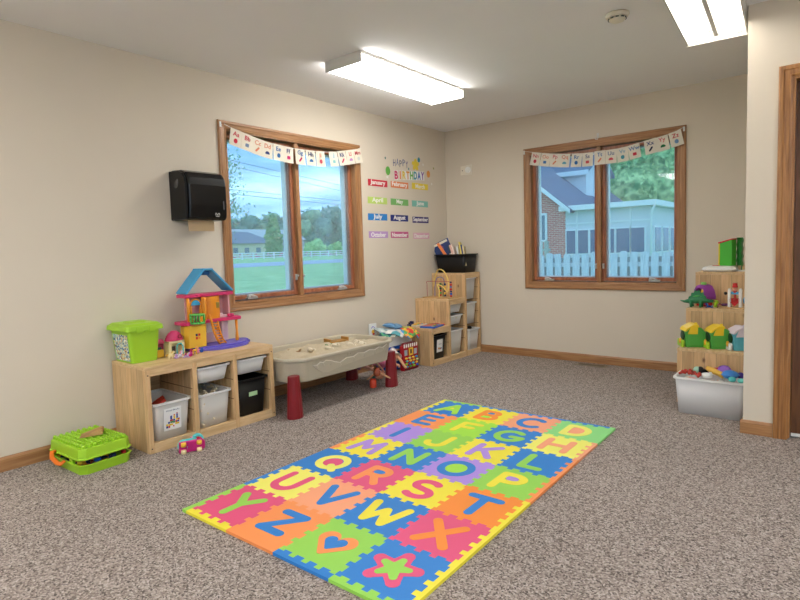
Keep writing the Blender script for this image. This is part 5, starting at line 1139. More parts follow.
for k in range(2): book(['light grey book lying flat at the bottom of the black bin', 'teal book lying flat on the grey book inside the black bin'][k], (0.233, -0.18, 0.935 + 0.026 * k), 0.30, 0.20, 0.022, RX(90) @ Matrix.Translation((0, 0, -0.1)), [(180, 180, 176), (60, 130, 140)][k])
tag(MB().box(-0.03, -0.02, 0, 0.03, 0.02, 0.03).ball((0, 0, 0.035), (0.03, 0.02, 0.015)).build('paper_scrap', OFFW, None, 0.003), 'crumpled white paper in the black book bin between the books', 'paper', loc=(0.235, -0.26, 1.09))
# ------------------------------------------------------------------ play panel box, soft book pile and dolls by the sand table
t = thing('activity_box', 'red barn-front play box with coloured buttons, left of the corner unit', 'activity toy', (0.30, -1.175, 0.0005), 88)
FRED = P_('barn_red', (176, 22, 38)); 
MB().box(-0.125, -0.04, 0, 0.105, 0.005, 0.245).build('box_body', FRED, t, 0.006)
MB().prism([(-0.12, 0.246), (0.10, 0.246), (0.07, 0.272), (-0.09, 0.272)], -0.036, 0.002, 'y').build('roof_top', P_('barn_dark', (120, 16, 30)), t, 0.003)
for k in range(7): MB().box(-0.115 + k * 0.031, -0.045, 0.228, -0.10 + k * 0.031, -0.0402, 0.262).build('white_slat', WHITE, t)
MB().sweep(-0.045, 0.145, 0.02, 0.222, [(0, 0.0402), (0, 0.05), (0.016, 0.05), (0.016, 0.0402)], lambda a, b, q: (a, -q, b)).build('yellow_frame', YEL, t, 0.004)
MB().box(-0.028, -0.043, 0.162, 0.003, -0.0402, 0.205).build('picture_insert', P_('brown_print', (120, 90, 60)), t)
for x in (-0.085, 0.06): MB().box(x - 0.022, -0.043, 0.15, x + 0.022, -0.0402, 0.205).build('side_picture', P_('grey_print', (170, 180, 190)), t, 0.003)
cl_ = [YEL, LIME, P_('bead_pale', (206, 226, 150)), BLU, YEL, TEAL, SKY, YEL, GRN]
for r in range(4):
    for c in range(4):
        MB().ball((-0.085 + c * 0.052 + (0.01 if r % 2 else 0), -0.045, 0.122 - r * 0.028), (0.020, 0.009, 0.011), 10, 6).build('coloured_button', cl_[(r * 5 + c * 2) % 9], t)
MB().box(-0.11, -0.043, 0.004, 0.09, -0.0402, 0.02).build('lower_band', P_('barn_dark', (120, 16, 30)), t)
t = thing('storage_tote', 'blue and white tote carrying the heap of soft books behind the red play box', 'tote', (0.13, -1.215, 0.0005), 90)
MB().add(*frust(0.165, 0.085, 0.19, 0.10, 0, 0.24)).build('tote_body', BLU, t, 0.004)
MB().add(*frust(0.195, 0.105, 0.20, 0.108, 0.2405, 0.335)).build('tote_band', WHITE, t, 0.006)
def cloth_pad(label, loc, w, h, th, rz, tilt, m, droop=0.03, name='soft_book', cat='soft book', seed=1):
    nx, ny = 10, 8; vs = []
    T = Matrix.Rotation(math.radians(rz), 4, 'Z') @ Matrix.Rotation(math.radians(tilt[0]), 4, 'X') @ Matrix.Rotation(math.radians(tilt[1]), 4, 'Y')
    for s in (1, -1):
        for i in range(nx + 1):
            for j in range(ny + 1):
                u, v = -1 + 2 * i / nx, -1 + 2 * j / ny
                e = min(1, (1 - abs(u)) * 3 + 0.15, (1 - abs(v)) * 3 + 0.15)
                z = s * th * 0.5 * e + 0.011 * mnoise.noise(Vector((u * 2 + seed, v * 2, seed))) - droop * (u * u * 0.7 + v * v * 0.4)
                vs.append(T @ Vector((u * w / 2, v * h / 2, z)))
    K = (nx + 1) * (ny + 1); fs = []
    for i in range(nx):
        for j in range(ny):
            a = i * (ny + 1) + j; b = a + ny + 1
            fs += [(a, b, b + 1, a + 1), (K + a, K + a + 1, K + b + 1, K + b)]
    for i in range(nx):
        for j in (0, ny):
            a = i * (ny + 1) + j; fs.append((a, a + ny + 1, K + a + ny + 1, K + a) if j else (a, K + a, K + a + ny + 1, a + ny + 1))
    for j in range(ny):
        for i in (0, nx):
            a = i * (ny + 1) + j; fs.append((a, a + 1, K + a + 1, K + a))
    return tag(MB().add(vs, fs, True).build(name, m), label, cat, 'soft books heaped on the tote', loc=loc)
pm = lambda n, b, c, s=18: confetti_mat(n, b, c, s)
M1 = pm('soft_blue', (110, 160, 196), [(96, 146, 190), (120, 170, 204), (104, 150, 190)], 12)
M2 = pm('soft_jungle', (90, 170, 90), [(230, 190, 60), (220, 60, 50), (60, 140, 200), (120, 190, 80), (240, 160, 60)], 26)
M3 = pm('soft_grey', (150, 170, 176), [(180, 196, 196), (100, 130, 150), (210, 216, 210)], 18)
M4 = pm('soft_white', (232, 230, 222), [(240, 238, 232), (220, 222, 220), (80, 160, 170)], 14)
M5 = pm('soft_green', (70, 150, 150), [(90, 170, 130), (50, 120, 150), (220, 216, 200)], 16)
cloth_pad('grey-green soft book at the bottom of the heap on the tote', (0.14, -1.24, 0.362), 0.24, 0.30, 0.03, 10, (4, -6), M5, 0.02, seed=2)
cloth_pad('white folded cloth book in the middle of the heap, front side', (0.20, -1.25, 0.392), 0.20, 0.24, 0.022, 30, (4, 10), M4, 0.03, seed=3)
cloth_pad('grey patterned soft book at the left of the heap by the wall', (0.11, -1.33, 0.402), 0.18, 0.17, 0.024, -20, (-12, 6), M3, 0.02, seed=4)
cloth_pad('colourful jungle-print soft book drooping over the red play box', (0.245, -1.13, 0.392), 0.22, 0.22, 0.024, 12, (8, 14), M2, 0.045, seed=5)
cloth_pad('light blue soft book folded on top of the heap', (0.14, -1.19, 0.425), 0.15, 0.24, 0.045, 16, (-10, 8), M1, 0.012, seed=6)
cloth_pad('green and white soft flap hanging at the right side of the heap', (0.33, -1.065, 0.345), 0.09, 0.07, 0.014, 20, (20, 55), M2, 0.01, seed=8)
cloth_pad('small teal soft flap at the left side of the heap', (0.2, -1.40, 0.368), 0.10, 0.09, 0.016, -30, (-25, 10), M5, 0.015, seed=9)
t = thing('board_book', 'white board book with yellow and red pictures standing at the wall end of the heap', 'book', (0.035, -1.40, 0.352), 78)
MB().box(-0.045, -0.007, 0, 0.045, 0.007, 0.115).build('cover', WHITE, t, 0.002)
MB().ball((0.0, -0.009, 0.035), (0.018, 0.004, 0.018), 10, 6).build('yellow_picture', YEL, t); MB().ball((0.005, -0.009, 0.012), (0.016, 0.004, 0.01), 10, 6).build('red_picture', RED, t)
MB().tube([(-0.02, -0.009, 0.07), (0.0, -0.009, 0.088), (0.022, -0.009, 0.07)], 0.003, 6).build('violet_arc', PURP, t)
tag(MB().box(-0.115, -0.175, 0, 0.095, 0.175, 0.345).build('toy_crate', P_('crate_grey', (150, 140, 130)), None, 0.004), 'plain grey crate hidden under the left of the heap', 'crate') if False else None
def skin_mesh(verts, edges, radii, sub=1):
    me = bpy.data.meshes.new('s'); me.from_pydata(verts, edges, []); o = bpy.data.objects.new('s', me); COL.objects.link(o)
    sk = o.modifiers.new('k', 'SKIN'); sk.use_smooth_shade = True
    for i, r in enumerate(radii): me.skin_vertices[0].data[i].radius = (r, r) if not hasattr(r, '__len__') else r
    me.skin_vertices[0].data[0].use_root = True
    ss = o.modifiers.new('u', 'SUBSURF'); ss.levels = sub; ss.render_levels = sub
    dg = bpy.context.evaluated_depsgraph_get(); out = bpy.data.meshes.new_from_object(o.evaluated_get(dg), depsgraph=dg)
    bpy.data.objects.remove(o); bpy.data.meshes.remove(me); return out
def doll(label, loc, rz, s, M, skin, hair, dress, pose):
    """joints in doll space: z up the body, built then turned by M"""
    t = thing('doll', label, 'doll', loc, rz, 'dolls heaped under the end of the sand table')
    P = [(0, 0, 0.42), (0, 0, 0.55), (0, 0, 0.66), (0, 0, 0.72), (0, 0, 0.80)]; Rr = [0.075, 0.06, 0.07, 0.03, 0.032]
    E_ = [(0, 1), (1, 2), (2, 3), (3, 4)]
    for sx in (-1, 1):
        k = len(P); a = pose['arm'][0 if sx < 0 else 1]; P += [(sx * 0.1, 0, 0.66), (sx * 0.1 + a[0] * 0.16, a[1] * 0.16, 0.66 + a[2] * 0.16), (sx * 0.1 + a[0] * 0.30, a[1] * 0.30, 0.66 + a[2] * 0.30), (sx * 0.1 + a[0] * 0.35, a[1] * 0.35, 0.66 + a[2] * 0.35)]
        Rr += [0.034, 0.028, 0.02, 0.024]; E_ += [(2, k), (k, k + 1), (k + 1, k + 2), (k + 2, k + 3)]
        k = len(P); l = pose['leg'][0 if sx < 0 else 1]; P += [(sx * 0.05, 0, 0.38), (sx * 0.05 + l[0] * 0.2, l[1] * 0.2, 0.38 + l[2] * 0.2), (sx * 0.05 + l[0] * 0.38, l[1] * 0.38, 0.38 + l[2] * 0.38), (sx * 0.05 + l[0] * 0.39, l[1] * 0.39 - 0.06, 0.38 + l[2] * 0.40)]
        Rr += [0.05, 0.038, 0.028, 0.024]; E_ += [(0, k), (k, k + 1), (k + 1, k + 2), (k + 2, k + 3)]
    me = skin_mesh([tuple(v * s for v in p) for p in P], E_, [r * s for r in Rr], 1); me.transform(M); me.materials.clear(); me.materials.append(skin)
    b = bpy.data.objects.new('body', me); COL.objects.link(b); b.parent = t
    def tr(mb): mb.v = [tuple(M @ (Vector(v) * s)) for v in mb.v]; return mb
    tr(MB().ball((0, 0, 0.89), (0.085, 0.09, 0.105), 14, 10).ball((0, -0.09, 0.88), (0.014, 0.016, 0.014), 8, 6).ball((-0.085, 0, 0.885), (0.014, 0.02, 0.025), 8, 6).ball((0.085, 0, 0.885), (0.014, 0.02, 0.025), 8, 6)).build('head', skin, t)
    tr(MB().ball((-0.035, -0.08, 0.90), 0.014, 8, 6).ball((0.035, -0.08, 0.90), 0.014, 8, 6)).build('eyes', P_('doll_eye', (40, 60, 90)), t)
    tr(MB().ball((0, -0.083, 0.845), (0.022, 0.01, 0.008), 8, 6)).build('mouth', P_('doll_lip', (190, 60, 80)), t)
    tr(MB().ball((0, 0.02, 0.925), (0.098, 0.10, 0.09), 14, 9).tube([(0, 0.085, 0.92), (0.01, 0.12, 0.8), (0, 0.11, 0.66)], [0.07, 0.06, 0.02], 10)).build('hair', hair, t)
    tr(MB().lathe([(0.082, 0.69), (0.088, 0.62), (0.08, 0.54), (0.105, 0.46), (0.14, 0.36), (0.13, 0.36), (0.09, 0.46)], seg=18, sy=0.85)).build('dress', dress, t)
TAN = P_('doll_tan', (222, 168, 128), 0.5)
doll('doll in a pink dress with pale legs stretched out past the burgundy leg', (0.40, -1.52, 0.105), 0, 0.42, rot('Z', -8) @ rot('X', 72), SKIN, P_('hair_brown', (110, 66, 40)), P_('dress_pink', (226, 120, 160)), dict(arm=[(-0.5, -0.3, -0.8), (0.6, -0.5, -0.4)], leg=[(-0.15, 0, -1), (0.25, 0.1, -1)]))
doll('blonde doll in a white dress lying nearest the red play box', (0.44, -1.46, 0.10), 60, 0.40, rot('X', -66), TAN, P_('hair_blonde', (226, 186, 110)), P_('dress_white', (230, 222, 220)), dict(arm=[(-0.4, 0.2, -0.9), (0.6, 0.4, 0.6)], leg=[(-0.25, 0.1, -1), (0.2, 0.25, -0.95)]))
doll('doll with a dark bob and a lilac dress, farthest under the sand table', (0.28, -1.66, 0.09), 150, 0.40, rot('X', -70), SKIN, P_('hair_dark', (50, 34, 30)), P_('dress_lilac', (186, 120, 180)), dict(arm=[(-0.8, 0.2, -0.3), (0.5, 0.2, -0.8)], leg=[(-0.1, 0.1, -1), (0.3, 0.1, -1)]))
t = thing('baby_bottle', 'orange-red toy bottle with green cap standing behind the burgundy table leg', 'toy bottle', (0.50, -1.93, 0.0005))
MB().lathe([(0.026, 0), (0.030, 0.01), (0.030, 0.06), (0.018, 0.082)]).build('bottle_body', P_('flame_orange', (226, 74, 44)), t); MB().lathe([(0.02, 0.0825), (0.02, 0.1), (0.008, 0.112)]).build('cap', P_('cap_teal', (60, 130, 120)), t)
doll('small doll in a peach dress lying against the far table leg', (0.46, -1.78, 0.075), 35, 0.33, rot('X', 75), TAN, P_('hair_red', (150, 70, 40)), P_('dress_peach', (236, 160, 120)), dict(arm=[(-0.6, -0.4, -0.5), (0.6, -0.3, -0.7)], leg=[(-0.3, 0, -1), (0.15, 0.1, -1)]))
# ------------------------------------------------------------------ toys on the right unit
def face(dx, dy): return math.degrees(math.atan2(dx, -dy))
def doghouse(label, x, c1, c2, c3, rz=28):
    t = thing('toy_kennel', label, 'toy house', (x, -0.915, 0.4035), rz)
    prof = [(-0.068, 0), (0.068, 0), (0.072, 0.10), (0.04, 0.14), (0.0, 0.158), (-0.045, 0.15), (-0.074, 0.105)]
    # gable outline in (y? x) : body is a box with rounded gable facing the room
    MB().prism([(a, b) for a, b in prof], -0.055, 0.06, 'y').build('kennel_body', c1, t, 0.006)
    MB().prism([(-0.05, 0.02), (0.052, 0.02), (0.055, 0.095), (0.03, 0.125), (-0.0, 0.136), (-0.034, 0.128), (-0.055, 0.095)], -0.060, -0.0555, 'y').build('front_panel', c1, t, 0.002)
    MB().prism([(-0.080, 0.118), (-0.064, 0.142), (-0.02, 0.168), (0.012, 0.168), (0.02, 0.146), (-0.01, 0.152), (-0.045, 0.14), (-0.066, 0.118)], -0.066, 0.07, 'y').build('roof', c2, t, 0.004)
    MB().prism([(-0.06, 0.098), (-0.045, 0.138), (-0.01, 0.158), (0.01, 0.156), (0.008, 0.098)], -0.0665, -0.061, 'y').build('roof_front', c2, t, 0.003)
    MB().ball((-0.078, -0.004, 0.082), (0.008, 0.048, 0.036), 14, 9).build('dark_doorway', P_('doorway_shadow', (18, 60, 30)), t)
    MB().box(-0.098, -0.052, 0.0, -0.076, 0.056, 0.052).build('porch', c3, t, 0.006)
    MB().ball((-0.098, -0.02, 0.045), (0.010, 0.014, 0.022), 10, 7).build('door_knocker', P_('knocker_gold', (236, 176, 50)), t)
    MB().ball((0.0, -0.04, 0.173), (0.012, 0.012, 0.01), 10, 7).build('roof_bump', c2, t)
    return t
KG = P_('kennel_green', (84, 176, 72)); KY = P_('kennel_yellow', (244, 208, 40)); KL = P_('kennel_lime', (170, 216, 50))
doghouse('green toy house with yellow roof, left of the two alike on the lowest step', 2.800, KG, KY, KL)
doghouse('green toy house with yellow roof, between its twin and the white one', 2.965, KG, KY, KL)
doghouse('white and turquoise toy house partly hidden by the wall end', 3.105, P_('kennel_teal', (96, 190, 206)), W2, WHITE)
# purple-roofed red house
t = thing('toy_house', 'red toy barn with a big curved purple roof and green chimney on the middle step', 'toy house', (2.800, -0.56, 0.6695), -36)
MB().box(-0.045, -0.05, 0, 0.052, 0.05, 0.115).build('house_walls', RED, t, 0.006)
ro = [(-0.072, 0.085), (-0.06, 0.13), (-0.035, 0.16), (0.0, 0.172), (0.035, 0.16), (0.065, 0.125), (0.082, 0.075), (0.078, 0.055), (0.062, 0.058), (0.055, 0.10), (0.03, 0.135), (0.0, 0.146), (-0.03, 0.135), (-0.055, 0.105), (-0.062, 0.082)]
MB().prism(ro, -0.062, 0.062, 'y').build('roof', P_('barn_purple', (156, 66, 170)), t, 0.005)
MB().lathe([(0.024, 0.168), (0.026, 0.172), (0.026, 0.188), (0.022, 0.190)], (-0.005, 0, 0), 16, sy=0.8).build('chimney', P_('chimney_green', (130, 206, 90)), t)
MB().box(-0.034, -0.0535, 0.075, -0.004, -0.0505, 0.115).build('blue_window', SKY, t, 0.002)
MB().tube([(-0.015 + 0.03 * math.cos(math.radians(a)), -0.056, 0.038 + 0.032 * math.sin(math.radians(a))) for a in range(0, 181, 20)] + [(-0.045, -0.056, 0.0), ], 0.007).build('arched_door', P_('door_pale', (240, 220, 150)), t)
MB().ball((0.045, -0.064, 0.118), (0.014, 0.005, 0.02), 10, 7).build('yellow_flower', YEL, t); MB().ball((0.02, -0.064, 0.10), (0.007, 0.004, 0.007), 8, 6).build('pink_dot', MAG, t)
t.scale = (0.82, 0.82, 0.98)
# dinosaur
t = thing('toy_dinosaur', 'green toy dinosaur with a tall spiny sail, left on the middle step', 'toy dinosaur', (2.775, -0.665, 0.6695), 176)
DGN = P_('dino_green', (34, 120, 72)); DLG = P_('dino_light', (90, 180, 84)); S = 0.080
b = MB(); b.tube([(-1.05 * S, 0, 0.60 * S), (-0.6 * S, 0, 0.66 * S), (-0.2 * S, 0, 0.72 * S), (0.3 * S, 0, 0.68 * S), (0.75 * S, 0, 0.55 * S), (1.2 * S, 0, 0.5 * S), (1.55 * S, 0, 0.6 * S)][::-1], [0.04 * S, 0.12 * S, 0.24 * S, 0.36 * S, 0.4 * S, 0.26 * S, 0.15 * S], 12)
b.ball((-1.15 * S, 0, 0.62 * S), (0.26 * S, 0.15 * S, 0.16 * S), 12, 8)
b.build('body', DGN, t)
for sx in (-0.3, 0.5):
    for sy in (-1, 1): MB().tube([(sx * S, sy * 0.24 * S, 0.6 * S), (sx * S + 0.06 * S * sx, sy * 0.32 * S, 0.28 * S), (sx * S, sy * 0.3 * S, 0)], [0.17 * S, 0.11 * S, 0.12 * S], 8).build('leg', DGN, t)
sl_ = [(-0.72, 0.7), (-0.75, 1.05), (-0.55, 1.15), (-0.5, 1.45), (-0.28, 1.38), (-0.12, 1.68), (0.06, 1.5), (0.22, 1.66), (0.36, 1.38), (0.56, 1.36), (0.6, 1.08), (0.8, 0.98), (0.85, 0.66)]
MB().prism([(a * S, c * S) for a, c in sl_], -0.05 * S, 0.05 * S, 'y').build('back_sail', DGN, t, 0.001)
MB().ball((0.0, 0, 0.88 * S), (0.5 * S, 0.25 * S, 0.26 * S), 12, 8).build('pale_back', DLG, t)
MB().ball((-1.22 * S, -0.13 * S, 0.68 * S), 0.03 * S, 6, 5).ball((-1.22 * S, 0.13 * S, 0.68 * S), 0.03 * S, 6, 5).build('eyes', BLACK, t)
critter('toy_creature', 'small dark blue toy creature in front of the purple-roofed barn', (2.858, -0.69, 0.6695), 0.036, 200, P_('deep_blue2', (24, 60, 150)), SKY, True, 'toy creature')
t = thing('toy_frog', 'lime green round-headed toy behind the blue creature', 'toy creature', (2.897, -0.655, 0.6695), 0)
MB().ball((0, 0, 0.045), (0.018, 0.016, 0.018), 12, 8).ball((0.008, -0.008, 0.075), (0.019, 0.016, 0.017), 12, 8).ball((0, 0, 0.017), (0.02, 0.017, 0.017), 12, 8).build('body', LIME, t)
for sx in (-1, 1): MB().tube([(sx * 0.012, 0, 0.05), (sx * 0.03, -0.01, 0.06)], [0.007, 0.005], 6).build('arm', LIME, t)
MB().ball((0.0, -0.022, 0.079), 0.004, 6, 5).ball((0.015, -0.022, 0.079), 0.004, 6, 5).build('eyes', BLACK, t)
t.scale = (0.7, 0.7, 0.62)
t = thing('toy_crab', 'flat plum-coloured spidery toy in the middle of the middle step', 'toy creature', (2.955, -0.64, 0.6695), 10)
MB().ball((0, 0, 0.022), (0.026, 0.018, 0.012), 12, 8).build('body', P_('plum', (84, 40, 96)), t)
for k in range(6):
    sx = -1 if k < 3 else 1; j = k % 3 - 1
    MB().tube([(sx * 0.018, j * 0.008, 0.022), (sx * 0.036, j * 0.016, 0.030), (sx * 0.048, j * 0.02, 0.0)], [0.004, 0.0035, 0.003], 6).build('leg', P_('maroon', (120, 40, 60)), t)
# wooden nutcracker-like figure with red heart base
t = thing('wooden_figure', 'wooden figure with red hat, white side posts and red heart, on the middle step', 'wooden toy', (3.025, -0.665, 0.6695), -5)
MB().box(-0.06, -0.035, 0, 0.06, 0.035, 0.008).build('base', PINEX, t, 0.002)
for sx in (-1, 1):
    MB().box(sx * 0.036 - 0.010, -0.012, 0.009, sx * 0.036 + 0.010, 0.012, 0.14).ball((sx * 0.036, 0, 0.14), (0.010, 0.012, 0.010), 10, 6).build('side_post', WHITE, t, 0.002)
MB().lathe([(0.008, 0.05), (0.010, 0.06), (0.008, 0.11), (0.014, 0.12), (0.012, 0.132)], seg=14).build('trunk', P_('red_stem', (200, 60, 60)), t)
hb = MB(); sdf_shape(hb, heart_f(1.0), -.6, -.6, .6, .6, 26, -0.018, 0.0, lambda p: (p[0] * 0.085, p[2], 0.05 + p[1] * 0.085)); hb.build('heart', RED, t)
MB().box(-0.026, -0.010, 0.104, 0.026, 0.012, 0.124).build('arms', SKY, t, 0.003)
MB().ball((0, 0, 0.148), (0.017, 0.016, 0.016), 12, 8).build('head', SKIN, t)
MB().lathe([(0.019, 0.156), (0.019, 0.164), (0.016, 0.17), (0.016, 0.186), (0.001, 0.190)], seg=16).build('hat', RED, t)
MB().lathe([(0.018, 0.190), (0.018, 0.194)], seg=16).build('hat_top', PINEX, t)
MB().ball((-0.062, 0, 0.11), (0.012, 0.012, 0.012), 10, 7).build('black_knob', BLACK, t); MB().ball((0.058, 0.01, 0.06), (0.008, 0.014, 0.024), 10, 7).build('blue_disc', SKY, t)
# white tray and green toy on the very top
t = thing('white_tray', 'white rounded plastic toy tray on top of the right stepped unit', 'toy tray', (2.870, -0.31, 0.9292), 0)
ringsolid(MB(), [(chf(0.105, 0.075, 0.02), 0), (chf(0.125, 0.09, 0.025), 0.012), (chf(0.115, 0.085, 0.03), 0.036), (chf(0.09, 0.07, 0.03), 0.046)]).build('tray_body', WHITE, t, 0.004)
MB().box(-0.05, -0.05, 0.0465, 0.0, -0.02, 0.050).build('red_inset', RED, t, 0.002)
t = thing('green_toy_box', 'tall green toy with yellow edge and sloping red top on the white tray', 'toy box', (2.925, -0.33, 0.9762), -14)
MB().prism([(-0.045, 0), (0.045, 0), (0.045, 0.205), (-0.045, 0.178)], -0.04, 0.04, 'y').build('box_body', P_('box_green', (70, 182, 50)), t, 0.003)
MB().prism([(-0.056, 0), (-0.0455, 0), (-0.0455, 0.178), (-0.056, 0.175)], -0.04, 0.04, 'y').build('yellow_edge', P_('edge_yellow', (240, 210, 50)), t, 0.002)
MB().prism([(-0.058, 0.1765), (0.048, 0.2065), (0.048, 0.2155), (-0.058, 0.1875)], -0.043, 0.043, 'y').build('red_top', RED, t, 0.002)
t = thing('green_leafy_toy', 'darker green ragged toy standing right behind the tall green toy', 'toy', (3.003, -0.30, 0.9293), -10)
q = MB(); sdf_shape(q, lambda x, y: max(abs(x + 0.06 * math.sin(y * 14)) - 0.34, abs(y) - 0.95), -1, -1, 1, 1, 26, -0.02, 0.02, lambda p: (p[0] * 0.05, p[2], 0.135 + p[1] * 0.14)); q.build('leafy_body', P_('leafy_green', (44, 150, 52)), t, 0.002)
MB().lathe([(0.06, 0), (0.064, 0.004), (0.06, 0.010), (0.02, 0.012)], (0.03, 0.0, -0.0), 20, sy=0.8).build('foot_plate', WHITE, t)
# ------------------------------------------------------------------ white tote of toys on the floor, right
bt = bin_mesh(0.44, 0.255, 0.252, seethrough('milky_plastic', (250, 251, 252), 0.70), FROST2, 'toy_bin', 'white translucent tote heaped with small toys on the carpet before the right unit', 'bin', (2.972, -1.215, 0.0008), 0, None, 0.03)
tx, ty = 2.972, -1.215
toys = []
def put(o, lb, cat, x, y, z, rz=0): return tag(o, lb, cat, 'toys heaped in the white tote', loc=(tx + x, ty + y, z + 0.012), rz=rz)
put(MB().tube([(0, 0, 0), (0.04, 0, 0.008), (0.065, 0, 0.02)], [0.014, 0.012, 0.010], 10).ball((-0.012, 0, 0.004), (0.026, 0.024, 0.024), 12, 8).build('toy_microphone', BLACK), 'black toy microphone with pale head at the back of the white tote', 'toy microphone', -0.07, 0.05, 0.265, -20)
put(MB().ball((0, 0, 0), (0.026, 0.024, 0.024), 14, 9).build('toy_ball', P_('mint_ball', (170, 214, 190))), 'pale mint ball beside the black toy microphone', 'toy ball', -0.098, 0.052, 0.268)
k = MB().tube([(-0.055, 0, 0.03), (-0.02, 0, 0.016), (0.03, 0, 0.0), (0.055, 0, -0.01)], [0.014, 0.022, 0.018, 0.024], 12); put(k.build('toy_rattle', P_('mustard', (226, 178, 70))), 'mustard yellow bone-shaped toy across the white tote', 'toy', 0.02, 0.0, 0.268, -12)
put(MB().ball((0, 0, 0), (0.05, 0.042, 0.030), 16, 10).lathe([(0.05, -0.004), (0.056, 0), (0.05, 0.004)], seg=20).build('toy_helmet', P_('hat_blue', (56, 130, 206))), 'large blue rounded toy at the right of the white tote', 'toy', 0.11, -0.01, 0.27, 10)
put(MB().lathe([(0.04, 0), (0.045, 0.006), (0.03, 0.012), (0.001, 0.013)], seg=20, M=rot('X', 55)).build('toy_plate', P_('violet_disc', (134, 84, 190))), 'purple toy plate standing behind the blue toy in the white tote', 'toy plate', 0.065, 0.05, 0.275, 0)
put(MB().ball((0, 0, 0), (0.024, 0.024, 0.022), 12, 8).ball((0.016, 0, 0.016), 0.01, 8, 6).build('toy_fruit', RED), 'red round toy fruit behind the mustard toy', 'toy fruit', 0.01, 0.06, 0.272)
put(MB().ball((0, 0, 0), (0.022, 0.02, 0.02), 12, 8).build('toy_fruit', MAG), 'magenta round toy fruit at the back centre of the tote', 'toy fruit', -0.035, 0.072, 0.268)
put(MB().ball((0, 0, 0), (0.034, 0.03, 0.022), 12, 8).ball((0.02, 0, 0.014), 0.014, 8, 6).build('toy_egg', WHITE), 'white egg-shaped toy at the front middle of the tote', 'toy', -0.02, -0.05, 0.255)
put(MB().ball((0, 0, 0), (0.024, 0.022, 0.018), 12, 8).build('toy_fruit', P_('aqua', (90, 200, 200))), 'aqua toy at the front right of the tote', 'toy', 0.13, -0.07, 0.252)
put(MB().ball((0, 0, 0), (0.022, 0.02, 0.016), 12, 8).build('toy_fruit', P_('aqua2', (110, 214, 206))), 'pale aqua toy in the right front corner of the tote', 'toy', 0.18, -0.065, 0.248)
put(MB().ball((0, 0, 0), (0.022, 0.022, 0.022), 12, 8).build('toy_fruit', P_('grape', (66, 44, 130))), 'dark violet ball at the right back of the tote', 'toy ball', 0.165, 0.03, 0.262)
for i, (x, y) in enumerate([(-0.165, 0.01), (-0.14, 0.03), (-0.135, -0.02), (-0.1, -0.03), (-0.175, -0.03), (-0.065, -0.06)]):
    mb = MB().tube([(-0.022, 0, 0.004), (0, 0, 0.014), (0.024, 0.004, 0.0)], [0.008, 0.013, 0.008], 8); mb.ball((0.0, 0.0, 0.02), (0.01, 0.01, 0.008), 8, 6)
    put(mb.build('toy_figure', P_('brick_red', (176, 50, 36))), 'small brick-red toy figure in the left part of the tote', 'toy figure', x, y, 0.248, 50 * i)
fl = MB(); 
tag_cols = []
for i in range(70):
    fl.ball((tx + random.uniform(-0.16, 0.16), ty + random.uniform(-0.066, 0.066), random.uniform(0.035, 0.22)), (random.uniform(0.022, 0.034),) * 3, 8, 5)
tag(fl.build('toy_fill', confetti_mat('toy_mix', (240, 230, 214), [(244, 240, 234), (236, 176, 172), (240, 232, 206), (222, 228, 224), (240, 220, 206), (176, 170, 200), (242, 242, 238)], 14)), 'blurred mix of toys inside the lower part of the white tote', 'toys', kind='stuff')
